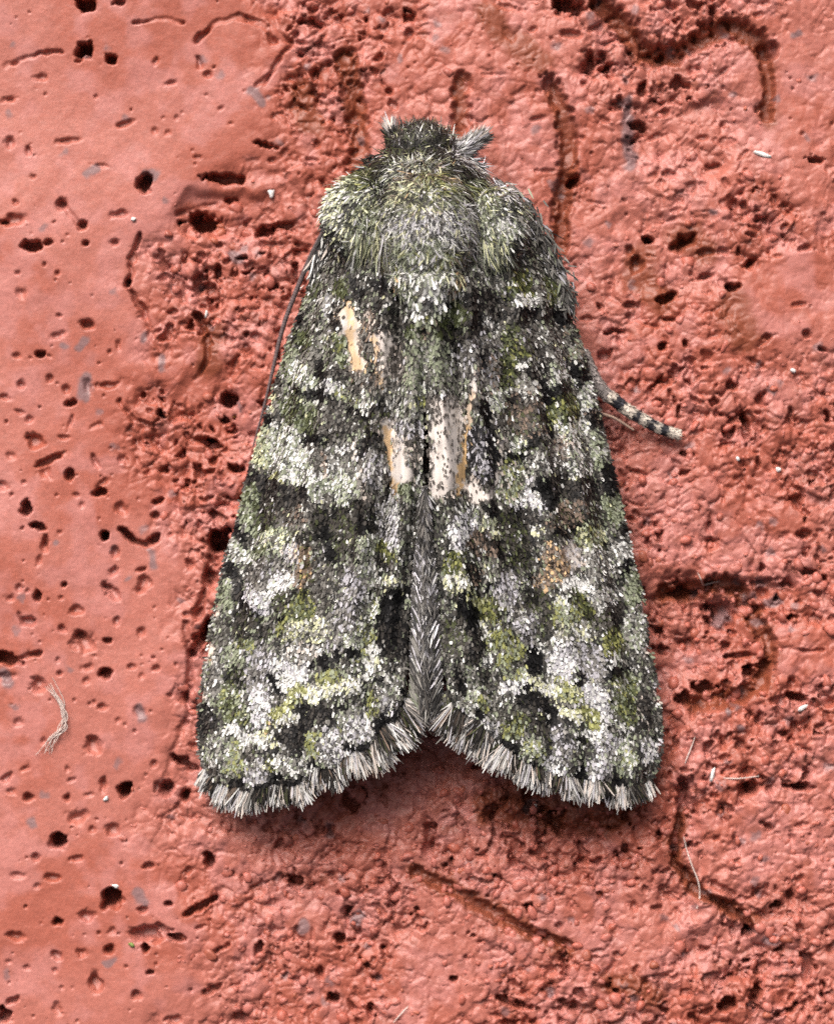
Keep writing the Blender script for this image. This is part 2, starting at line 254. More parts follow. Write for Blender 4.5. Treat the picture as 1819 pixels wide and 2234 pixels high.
def build_brick():
    def axis(a, b, lo, hi, s):
        core = np.arange(lo, hi, s)
        out = [core]; p = lo; st = s; L = []
        while p > a: st = min(st * 1.22, 120); p -= st; L.append(p)
        p = core[-1]; st = s; R = []
        while p < b: st = min(st * 1.22, 120); p += st; R.append(p)
        return np.r_[L[::-1], core, R]
    xs = axis(-1700, 3500, -60, 1880, 2.8); ys = axis(-2900, 5200, -60, 2295, 2.8)
    X, Y = np.meshgrid(xs, ys)
    shp = X.shape; x = X.ravel(); y = Y.ravel()
    R, Rb = rough_zone(x, y)
    R = R * (.55 + .5 * sstep(.36, .60, fbm(x, y, 170, 3, off=14.2)))
    wx = x + (fbm(x, y, 30, 2, off=1.3) - .5) * 15; wy = y + (fbm(x, y, 30, 2, off=5.9) - .5) * 15
    h = (fbm(x, y, 330, 2, off=2) - .5) * 26 + (fbm(x, y, 70, 3, off=4) - .5) * (5 + 26 * R)
    h += 8 * (1 - Rb) - 8 * R
    def nod(cell, off, lo, hi, keep):
        f1, f2, r, q = worley(wx, wy, cell, off)
        rr = lo + (hi - lo) * r
        return np.sqrt(np.clip(rr * rr - f1 * f1, 0, None)) * cell * (q < keep) + 0.35 * cell * (r - .5) * (q < keep) * (f1 < rr)
    cluster = sstep(0.35, 0.65, fbm(x, y, 130, 2, off=8.8))
    gran = np.maximum(np.maximum(nod(52, 0, .34, .70, .70), nod(36, 31, .34, .66, .75)), np.maximum(nod(24, 57, .34, .64, .85), nod(14, 91, .3, .6, .9) - 2))
    fill = (fbm(x, y, 46, 3, off=19) - .40) * 80
    gran = np.maximum(gran, np.clip(fill + 5, 0, 19) * (1.2 - .55 * R))
    soft = 24 * (1 - np.exp(-gran / 15.0))
    h += R * (soft * 1.35 - 20 - 6 * cluster)
    h += R * (nod(17, 13, .32, .62, .9) * .30 + nod(26, 17, .32, .6, .7) * .35)
    f1, f2, r9, q9 = worley(wx, wy, 38, 5)
    h -= R * (q9 * 8) * (1 - sstep(.02, .13, f2 - f1))
    sm = sstep(.3, .75, R)
    blot = fbm(wx, wy, 36, 3, off=41)
    h -= sm * (36 * (1 - sstep(.268, .32, blot)) * (.55 + .45 * cluster) + 14 * (1 - sstep(.26, .30, fbm(wx, wy, 19, 2, off=47))))
    h += (fbm(x, y, 10, 2, off=6) - .5) * (0.7 + 2.2 * R)
    # random fine pores everywhere
    f1, f2, r3, q3 = worley(x, y, 24, 77)
    rad = 0.05 + 0.13 * r3
    h -= (q3 < 0.16) * (1 - sstep(0.4, 1.2, f1 / rad + (fbm(x, y, 7, 2, off=39) - .5) * 1.3)) * (1.2 + 9 * r3) * (1 - 0.5 * R) * sstep(.3, .6, fbm(x, y, 110, 2, off=51))
    for bx, by, brx, bry, bd in [(1490, 1400, 190, 130, 26), (1600, 1300, 150, 40, 18), (1450, 560, 140, 110, 12), (1500, 300, 150, 90, 14), (500, 470, 130, 60, 16), (450, 930, 110, 120, 10), (1600, 2080, 130, 70, 14), (1480, 1880, 60, 160, 14)]:
        h -= bd * (1 - sstep(.6, 1.1, np.hypot((x - bx) / brx, (y - by) / bry) + (fbm(x, y, 60, 2, off=bx) - .5) * .7))
    h -= 45 * np.exp(-((x - 930) / 120) ** 2 - ((y - 1610) / 80) ** 2)  # hollow added to deepen the shade in the notch between the wings
    # noted pits
    for fr, l in PITS.items():
        for i in range(0, len(l), 6):
            px, py, rx, ry, ang, dr = l[i:i + 6]
            px, py = zc(fr, px, py); s = ZF[fr][2]; rx /= s; ry /= s
            m = np.nonzero((np.abs(x - px) < 2.2 * max(rx, ry)) & (np.abs(y - py) < 2.2 * max(rx, ry)))[0]
            if not len(m): continue
            a = math.radians(ang); dx = x[m] - px; dy = y[m] - py
            u = (dx * math.cos(a) + dy * math.sin(a)) / rx; v = (-dx * math.sin(a) + dy * math.cos(a)) / ry
            rm = float(np.median(R[m])); d = np.hypot(u, v) + (fbm(x[m], y[m], 10 + .35 * min(rx, ry), 3, off=px * .37) - .5) * (1.15 + .7 * rm)
            dep = dr * min(rx, ry) * (.8 if dr <= 1.0 else .8 if dr < 1.7 else 1.15 if dr < 1.95 else 1.75) * (1 + .25 * rm) + 1.5
            shallow = dr <= 1.0
            prof = (1 - sstep(0.1 if shallow else .3 if dr < 1.9 else 0.6, 1.08, d))
            tilt = 1 - .42 * np.clip((dx * .45 + dy * .9) / max(rx, ry), -1, 1) * (1 - .5 * rm)
            h[m] -= prof * dep * tilt
    for fr, wd, dep, pl in CRACKS:
        pts = [zc(fr, *p) for p in pairs(pl)]
        d = seg_dist(wx, wy, pts)
        h -= dep * (1 - sstep(0.35, 1.15, d / wd + (fbm(x, y, 12, 2, off=dep) - .5) * .9)) * ((.25 + .75 * sstep(.38, .6, fbm(x, y, 38, 2, off=wd + 3))) if wd < 14 else 2.1)
    # where the moth sits the surface stays below the wings
    # ---- colour (paint)
    c1 = lin([156, 92, 79]); c2 = lin([148, 80, 64]); c3 = lin([162, 104, 97]); oc = lin([118, 60, 38]); gy = lin([106, 86, 88])
    n1 = fbm(x, y, 240, 3, off=11)[:, None]; n2 = fbm(x, y, 60, 3, off=13)[:, None]; n3 = fbm(x, y, 22, 3, off=15)[:, None]
    col = c1 + (c2 - c1) * sstep(.4, .65, n1); col = col + (c3 - col) * sstep(.45, .7, n2) * .7
    k = sstep(.56, .74, n3 * .6 + n2 * .4) * (0.15 + 0.45 * R[:, None]); col = col + (oc - col) * k
    col = col * (.93 + .14 * fbm(x, y, 13, 3, off=81))[:, None] * (.94 + .12 * n2)
    f1, f2, r4, q4 = worley(wx, wy, 34)
    col = col * (0.88 + 0.24 * r4 * R + 0.12 * (1 - R))[:, None]
    for fr, wd, pl in OCHRE:
        d = seg_dist(wx, wy, [zc(fr, *p) for p in pairs(pl)])
        kk = (1 - sstep(.5, 1.5, d / wd + (fbm(x, y, 30, 2, off=wd) - .5) * .9))[:, None] * .88
        col = col + (oc - col) * kk
    g = np.zeros(len(x))
    for fr, wd, pl in GREY:
        d = seg_dist(wx, wy, [zc(fr, *p) for p in pairs(pl)])
        g = np.maximum(g, 1 - sstep(.5, 1.2, d / wd + (fbm(x, y, 16, 2, off=wd) - .5) * .9))
    f1, f2, r5, q5 = worley(wx, wy, 26, 53)
    g = np.maximum(g, (q5 < 0.018 + 0.03 * R) * (1 - sstep(.15, .55, f1 + (fbm(x, y, 9, 2, off=29) - .5) * .6)) * .8)
    col = col + (gy - col) * (g * .8)[:, None]
    global BRICK
    BRICK = (xs, ys, h.reshape(shp))
    Z = h * U
    V = np.stack([(x - CX) * U, (CY - y) * U, Z], -1)
    F = grid_faces(*shp)[:, ::-1]
    # thickness: skirt and underside, so that it is a solid brick
    nr, nc = shp; idx = np.arange(nr * nc).reshape(shp)
    ring = np.r_[idx[0, :], idx[1:, -1], idx[-1, -2::-1], idx[-2:0:-1, 0]]
    low = V[ring].copy(); low[:, 2] = -3200 * U
    n0 = len(V); V = np.vstack([V, low]); col = np.vstack([col, col[ring]])
    a = np.arange(len(ring)); b = (a + 1) % len(ring)
    F = np.vstack([F, np.stack([ring[a], ring[b], n0 + b, n0 + a], -1)[:, ::1]])
    o = mesh_obj('brick_surface', V, F, M_BRICK, col=col)
    o['kind'] = 'structure'; o['label'] = 'red painted brick with bubble pits, cracks and grainy broken patches'; o['category'] = 'brick'
    return o
def brick_h(px, py):
    xs, ys, h = BRICK
    return float(h[np.clip(np.searchsorted(ys, py), 0, len(ys) - 1), np.clip(np.searchsorted(xs, px), 0, len(xs) - 1)])
brick = build_brick()
def build_grains(n=2600):
    """rounded sand grains standing proud in the broken patches of the brick"""
    t = (1 + 5 ** .5) / 2
    v = np.array([(-1,t,0),(1,t,0),(-1,-t,0),(1,-t,0),(0,-1,t),(0,1,t),(0,-1,-t),(0,1,-t),(t,0,-1),(t,0,1),(-t,0,-1),(-t,0,1)], float); v = v / np.linalg.norm(v[0])
    f = [(0,11,5),(0,5,1),(0,1,7),(0,7,10),(0,10,11),(1,5,9),(5,11,4),(11,10,2),(10,7,6),(7,1,8),(3,9,4),(3,4,2),(3,2,6),(3,6,8),(3,8,9),(4,9,5),(2,4,11),(6,2,10),(8,6,7),(9,8,1)]
    vl = list(map(tuple, v)); mid = {}; F2 = []
    def mp(a, b):
        k = (min(a, b), max(a, b))
        if k not in mid:
            m = (np.array(vl[a]) + np.array(vl[b])); m /= np.linalg.norm(m); vl.append(tuple(m)); mid[k] = len(vl) - 1
        return mid[k]
    for a, b, c in f:
        ab, bc, ca = mp(a, b), mp(b, c), mp(c, a); F2 += [(a, ab, ca), (b, bc, ab), (c, ca, bc), (ab, bc, ca)]
    S = np.array(vl); F2 = np.array(F2)
    g = np.random.default_rng(23)
    x = g.uniform(150, 1880, n * 5); y = g.uniform(-60, 2290, n * 5)
    R, _ = rough_zone(x, y)
    dens = R * (.12 + sstep(.42, .62, fbm(x, y, 130, 2, off=8.8)) + .5 * sstep(.5, .7, fbm(x, y, 50, 2, off=2.8)))
    zone = np.where((y > 820) & (x > 1080), 1.0, np.where(y > 1700, .8, np.where((x < 640) & (y > 480), .55, .22)))
    k = g.random(len(x)) < dens * .6 * zone
    x, y = x[k][:n], y[k][:n]; n = len(x)
    r = 4 + 11 * g.random(n) ** 2.4
    xs, ys, hh = BRICK
    h0 = hh[np.searchsorted(ys, y).clip(0, len(ys) - 1), np.searchsorted(xs, x).clip(0, len(xs) - 1)]
    lump = g.normal(0, 1, (n, 3, 3)); lump /= np.linalg.norm(lump, axis=2, keepdims=True)
    var = 1 + g.normal(0, .05, (n, len(S))) - .75 * np.clip(np.einsum('nkc,sc->nks', lump, S) - .35, 0, None).max(1) + .2 * np.clip(np.einsum('nkc,sc->nks', -lump, S) - .5, 0, None).max(1)
    ax = np.stack([g.uniform(.7, 1.5, n), g.uniform(.7, 1.2, n), g.uniform(.55, .9, n)], -1)
    q = S[None] * var[..., None] * ax[:, None] * r[:, None, None]
    a = g.uniform(0, 6.3, n)[:, None]; qx = q[..., 0] * np.cos(a) - q[..., 1] * np.sin(a); qy = q[..., 0] * np.sin(a) + q[..., 1] * np.cos(a)
    z = h0[:, None] + q[..., 2] + (r * g.uniform(-.55, -.05, n))[:, None]
    V = np.stack([(x[:, None] + qx - CX) * U, (CY - y[:, None] - qy) * U, z * U], -1).reshape(-1, 3)
    F = (F2[None] + (np.arange(n) * len(S))[:, None, None]).reshape(-1, 3)[:, ::-1]
    c1 = lin([164, 98, 87]); c2 = lin([153, 81, 66]); c3 = lin([146, 79, 58])
    w1 = g.random((n, 1)); w2 = (g.random((n, 1)) < .16) * g.random((n, 1))
    col = (c1 + (c2 - c1) * w1); col = (col + (c3 - col) * w2) * g.uniform(.85, 1.1, (n, 1))
    return mesh_obj('grains', V, F, M_BRICK, brick, np.repeat(col, len(S), 0), kind='stuff')
build_grains()

# ------------------------------------------------------------------ scale colours of the moth
INK = {'K': (13, 12, 15), 'D': (72, 68, 64), 'G': (134, 132, 126), 'W': (246, 248, 244), 'V': (80, 87, 54), 'L': (157, 166, 140),
       'Y': (150, 153, 92), 'P': (228, 230, 186), 'B': (240, 204, 156), 'T': (138, 120, 106), 'S': (204, 203, 210), 'M': (240, 228, 216)}
KEYS = list(INK); INKC = np.array([lin(INK[k]) for k in KEYS]) * 0.60
def mix(s):
    wv = np.zeros(len(KEYS))
    for i in range(0, len(s), 2): wv[KEYS.index(s[i])] += float(s[i + 1])
    return wv / wv.sum()
def paint(x, y, base, strokes, warp=7.0, seed=0.0):
    """mixture of scale colours at each place: broad strokes laid over one another"""
    n = len(x); Wt = np.tile(mix(base), (n, 1))
    wx = x + (fbm(x, y, 26, 2, off=21 + seed) - .5) * 2 * warp + (vnoise(x / 7 + seed, y / 7) - .5) * 2.2 * warp; wy = y + (fbm(x, y, 26, 2, off=33 + seed) - .5) * 2 * warp + (vnoise(x / 7 + 40, y / 7 + seed) - .5) * 2.2 * warp
    for fr, ink, r, pl in strokes:
        pts = [zc(fr, *p) for p in pairs(pl)]
        P = np.array(pts); m = np.nonzero((wx > P[:, 0].min() - 1.6 * r) & (wx < P[:, 0].max() + 1.6 * r) & (wy > P[:, 1].min() - 1.6 * r) & (wy < P[:, 1].max() + 1.6 * r))[0]
        if not len(m): continue
        d = seg_dist(wx[m], wy[m], pts)
        a = (1 - sstep(.75, 1.3, d / r))[:, None] * 0.95
        Wt[m] += (mix(ink) - Wt[m]) * a
    return Wt
def pick(Wt, jit=0.20, blend=0.17, g=rng, index=False):
    c = np.cumsum(Wt, 1); u = g.random((len(Wt), 1)) * c[:, -1:]
    i = (u > c).sum(1).clip(0, len(KEYS) - 1)
    col = INKC[i] * (1 - blend) + (Wt @ INKC) * blend
    col = np.clip(col * np.exp(g.normal(0, jit, (len(Wt), 1))), 0.004, 0.74)
    return (col, i) if index else col

LEFT = [
 # base of the wing and worn streaks
 ('z2','V5D3L2',13,[680,60,650,130]),('z2','W4G4S2',14,[740,180,770,280]),('z2','K7D2',12,[820,300,800,360]),('z2','V7L2',11,[870,30,850,120]),
 ('z2','K5D4',13,[950,40,1000,150]),('z2','K8D1',18,[1150,60,1340,130]),('z2','K4D4G2',24,[1230,200,1200,400,1290,380]),
 ('z2','L4G4D2',16,[620,220,600,280]),('z2','K8',13,[550,345,545,300]),('z2','V5K3L1',16,[560,440,640,560]),('z2','V4D4L2',20,[640,500]),('z2','V3L4Y2',12,[830,460,850,640]),
 ('z2','G4D3L2W1',20,[730,420,720,560]),('z2','L5V2G2',14,[470,560,440,660]),('z2','G5D3L2',20,[620,600,600,660]),
 ('z2','M6D2',22,[1170,470,1230,640,1240,800]),('z2','M4D5',22,[1260,560,1300,700]),('z2','M6B2G1',22,[900,300,980,420,990,560,960,700]),('z2','B8M2',9,[915,170,905,300,920,500,965,700]),('z2','M8',8,[870,330,868,390]),
 ('z2','G6T2D2',8,[1030,400,1040,570]),('z2','B6M3',6,[1080,230,1100,560,1130,740,1160,870]),('z2','T3M3D3',9,[1070,260,1080,420]),
 ('z2','L6G3',17,[1440,480,1390,640,1420,780]),('z2','V6L3',12,[1410,380,1400,440]),('z2','V4T3P2',7,[1500,300,1480,460]),
 ('z2','D5G3T1',18,[960,780,1080,800]),('z2','D5K3G1',14,[760,740,850,730]),('z2','K7',9,[700,640,700,740]),('z2','K7D2',14,[420,750,440,790]),('z2','V3G4L3',14,[430,700,480,830]),
 ('z2','L5W4',20,[540,690,600,800,640,880]),('z2','S4W5',15,[770,810,820,870]),('z2','K8',10,[510,880,600,890,690,865,720,905]),
 ('z2','L4G3Y2',18,[850,900,960,960]),('z2','K7D2',9,[730,920,830,950,900,990,1010,1050,1130,965,1200,900]),('z2','W4G4',12,[1060,970,1040,990]),
 ('z2','G6W2D2',28,[1240,880,1280,990]),('z2','G5L3W1',20,[1380,900,1360,1000]),('z2','W5L3',10,[1490,840,1470,900]),('z2','Y4V4',10,[1450,950]),
 ('z2','D5G3K2',16,[360,900,400,1010]),('z2','M4P3L2',9,[345,900,335,1000]),('z2','K8',12,[310,1070,330,1090]),('z2','V6L3',28,[500,980,560,1050,640,1150]),('z2','K6V2',10,[300,1150,330,1180]),
 ('z2','D6G3K1',34,[790,1040,800,1150]),('z2','K8',9,[490,1160,640,1245,700,1225]),('z2','K7D1',12,[1040,1060,1050,1120]),('z2','D6K2V2',20,[1070,1140,1160,1080]),('z2','K7D2',15,[1110,1220,1040,1300,1030,1360]),
 ('z2','M7S1D1',26,[1220,1140,1290,1280,1310,1450]),('z2','S5G3',18,[1340,1130,1400,1180]),('z2','B8M1',9,[1195,1170,1215,1380,1240,1560,1260,1660]),('z2','M8',20,[1340,1400,1310,1520]),('z2','G4D3M3',14,[1400,1230,1390,1400]),
 ('z2','P4L3M2',12,[260,1180,220,1330,200,1400]),('z2','L5P3V1',18,[300,1220,260,1400]),('z2','W5L3G1',36,[430,1230,480,1400,540,1480]),('z2','W7L2',32,[620,1420,600,1560]),('z2','Y4P5',9,[350,1500,430,1610]),
 ('z2','K6D3',24,[170,1500,260,1580,400,1660,560,1640]),('z2','G5D4',14,[680,1330,690,1450]),('z2','M4T3G2',8,[720,1330,740,1540]),('z2','M4G5',8,[960,1250,1010,1560,1045,1700]),('z2','G5W3D2',36,[860,1370,870,1450]),
 ('z2','L5W4',36,[860,1600,760,1640]),('z2','S4G4W2',22,[1100,1400,1130,1560]),('z2','L5V3',15,[1330,1620]),('z2','D5K2G2',10,[1180,1500,1210,1640]),
 ('z4','K6D4',18,[440,110,560,220,680,240,800,270]),('z4','D6K3',28,[720,320,600,330]),('z4','L4V4',17,[420,260,380,400,440,500]),('z4','K8',11,[310,540,360,580]),('z4','D5V3K2',24,[540,420,580,520]),('z4','D5T2G3',26,[760,420,700,470]),
 ('z4','G4D3K2',20,[900,360,1000,330]),('z4','K4D5V1',26,[960,480,1040,440,1240,380,1270,520]),('z4','K9',12,[985,520,1020,640,1030,745]),('z4','K9',12,[1265,470,1255,610]),('z4','V4D5K1',26,[1120,500,1140,650]),
 ('z4','K8',13,[990,930,960,900]),('z4','K6D3',8,[1180,680,1220,790]),('z4','L5P2W2',22,[540,600,690,570,620,640]),('z4','L5V2G1',20,[510,720]),('z4','S4M4W2',20,[700,690,740,700]),('z4','T5B3Y1',17,[820,690,840,860,800,910]),('z4','V6',7,[840,570]),
 ('z4','G5D4S1',30,[460,880,600,800]),('z4','W9S1',17,[590,990,690,910]),('z4','S6W3',22,[430,1060,490,1095]),('z4','K6D3',9,[335,900,330,1060,400,1160,470,1200]),
 ('z4','W4G3L2',14,[280,640,330,740]),('z4','W4L3',10,[430,740]),('z4','K8',14,[270,810,260,850]),('z4','L7V1G1',16,[220,940,230,1090]),('z4','M7B2',6,[178,1120,165,1210]),('z4','D4G4L2',20,[190,1290,170,1380]),
 ('z4','V5D3K2',22,[640,1080,780,1050]),('z4','Y4V3L2',28,[760,1180,840,1080,700,1260]),('z4','K7',9,[640,1210]),('z4','D5K3V2',30,[340,1220,480,1300,370,1330]),('z4','Y3V3L3',14,[400,1400]),('z4','L6G2',20,[270,1480,310,1500]),
 ('z4','S5G4D2',26,[1180,900,1160,1080]),('z4','D5G4',22,[950,850,940,1000]),('z4','G5S3D2',30,[1100,1250,1060,1350]),('z4','D4G4L1',22,[960,1100]),('z4','P4G3W3',26,[750,1320,920,1290]),
 ('z4','L5G3W2',24,[1300,640,1290,800]),('z4','G4S4W2',26,[1440,320,1460,560]),('z4','K4D5',8,[1400,280,1460,250]),('z4','Y5V3',14,[1400,640,1450,720]),('z4','K4D5',15,[1430,800,1400,760]),('z4','W4G4L1',18,[1340,890]),('z4','P5W4',14,[1460,930,1550,960]),
 ('z4','K7',9,[1600,990]),('z4','K9',24,[1500,1030,1440,1150,1450,1250]),('z4','K6D4',28,[1540,1300,1440,1380,1590,1460]),('z4','W4L4Y1',16,[1330,1100,1290,1250]),('z4','Y4W3L3',16,[1290,1280,1300,1420,1240,1480]),('z4','W8',14,[1350,1430]),('z4','W4L4G2',16,[1200,1330,1190,1420]),('z4','K8',12,[1160,1460]),
 ('z4','K8',8,[1060,1450,1070,1500]),('z4','K9',13,[965,1500,1000,1600]),('z4','W7S2',28,[640,1570,770,1590]),('z4','S5G5',28,[480,1500,480,1660]),('z4','K8',10,[600,1640,590,1720]),('z4','K5V4',16,[250,1610,340,1640]),('z4','G4D4W2',24,[120,1600,150,1680]),('z4','G4M3W2',24,[760,1450,860,1440]),
 ('z6','M7B2',7,[152,180,140,300]),('z6','M7B2',7,[110,550,92,650]),('z6','G4D4W2',24,[190,380,170,490]),('z6','K6V3',16,[290,420,330,450,400,470]),('z6','V5L3Y2',24,[300,540,280,640,370,720]),('z6','K6D4',22,[120,700,130,830]),
 ('z6','G5S3D2',24,[480,430,540,500]),('z6','S5W6',26,[520,600,530,720]),('z6','W7S2',26,[700,440,760,420]),('z6','K8',9,[625,420,650,550]),('z6','Y7P2',14,[820,500,750,600,640,730]),('z6','W6P4',13,[510,890,600,930,640,840,730,740,840,690]),('z6','W9',15,[320,820,430,900]),('z6','Y4B2P3',11,[570,810]),
 ('z6','K9',18,[870,660,850,780,930,700]),('z6','K6D3',20,[700,850,860,830,780,900]),('z6','K5D4',22,[950,680,1020,720]),('z6','K5D5',12,[760,920,770,1090]),('z6','K8',9,[580,970,640,1000]),('z6','K9',14,[610,1190,640,1180]),('z6','K8',9,[340,1230,370,1230]),
 ('z6','K9',12,[995,280,1030,370]),('z6','K8',9,[1190,240,1230,250]),('z6','K7',8,[905,330]),('z6','W6P3',14,[890,570,1010,510,1140,500,1240,480]),('z6','W9',9,[950,210,970,230]),('z6','W6P2',13,[1330,400,1380,320]),('z6','K4W4Y2',12,[1270,330]),
 ('z6','Y5L3',14,[990,430,1070,410]),('z6','Y6L2',13,[1370,550,1385,690]),('z6','Y5L3',13,[900,880,900,1010]),('z6','Y7',10,[600,1080,610,1110]),('z6','Y4L4',11,[1130,820]),('z6','L4G4W2',24,[1170,680,1180,750]),('z6','S4G3W3',30,[1060,900,1080,980]),('z6','S4G3W3',26,[1260,770,1270,860]),
 ('z6','W4G4L2',22,[690,1080,850,1110]),('z6','K8',11,[900,1080]),('z6','S4G3W3',24,[460,1110,490,1200]),('z6','L4Y3G2',22,[320,950,330,1110]),('z6','G4W3L2',22,[190,920,150,1020]),('z6','D5K2G3',15,[130,1130,150,1170]),('z6','D4G4',12,[440,970,460,1080]),
 ('z6','K7D2',7,[320,1240,440,1295,540,1250]),('z6','K7D2',6,[560,1250,650,1230,740,1235,840,1195]),('z6','K8',8,[1170,940,1240,955,1340,945]),('z6','K8',8,[1390,860,1410,770,1540,720]),('z6','K7D2',8,[1575,650,1590,540]),
 ('z6','G4W3L2',24,[1440,420,1500,560]),('z6','K7',9,[1420,450]),('z6','S5G4W2',22,[1480,640]),('z6','G5D4',22,[1620,350]),('z6','K6D3',8,[1160,640,1100,660]),
]
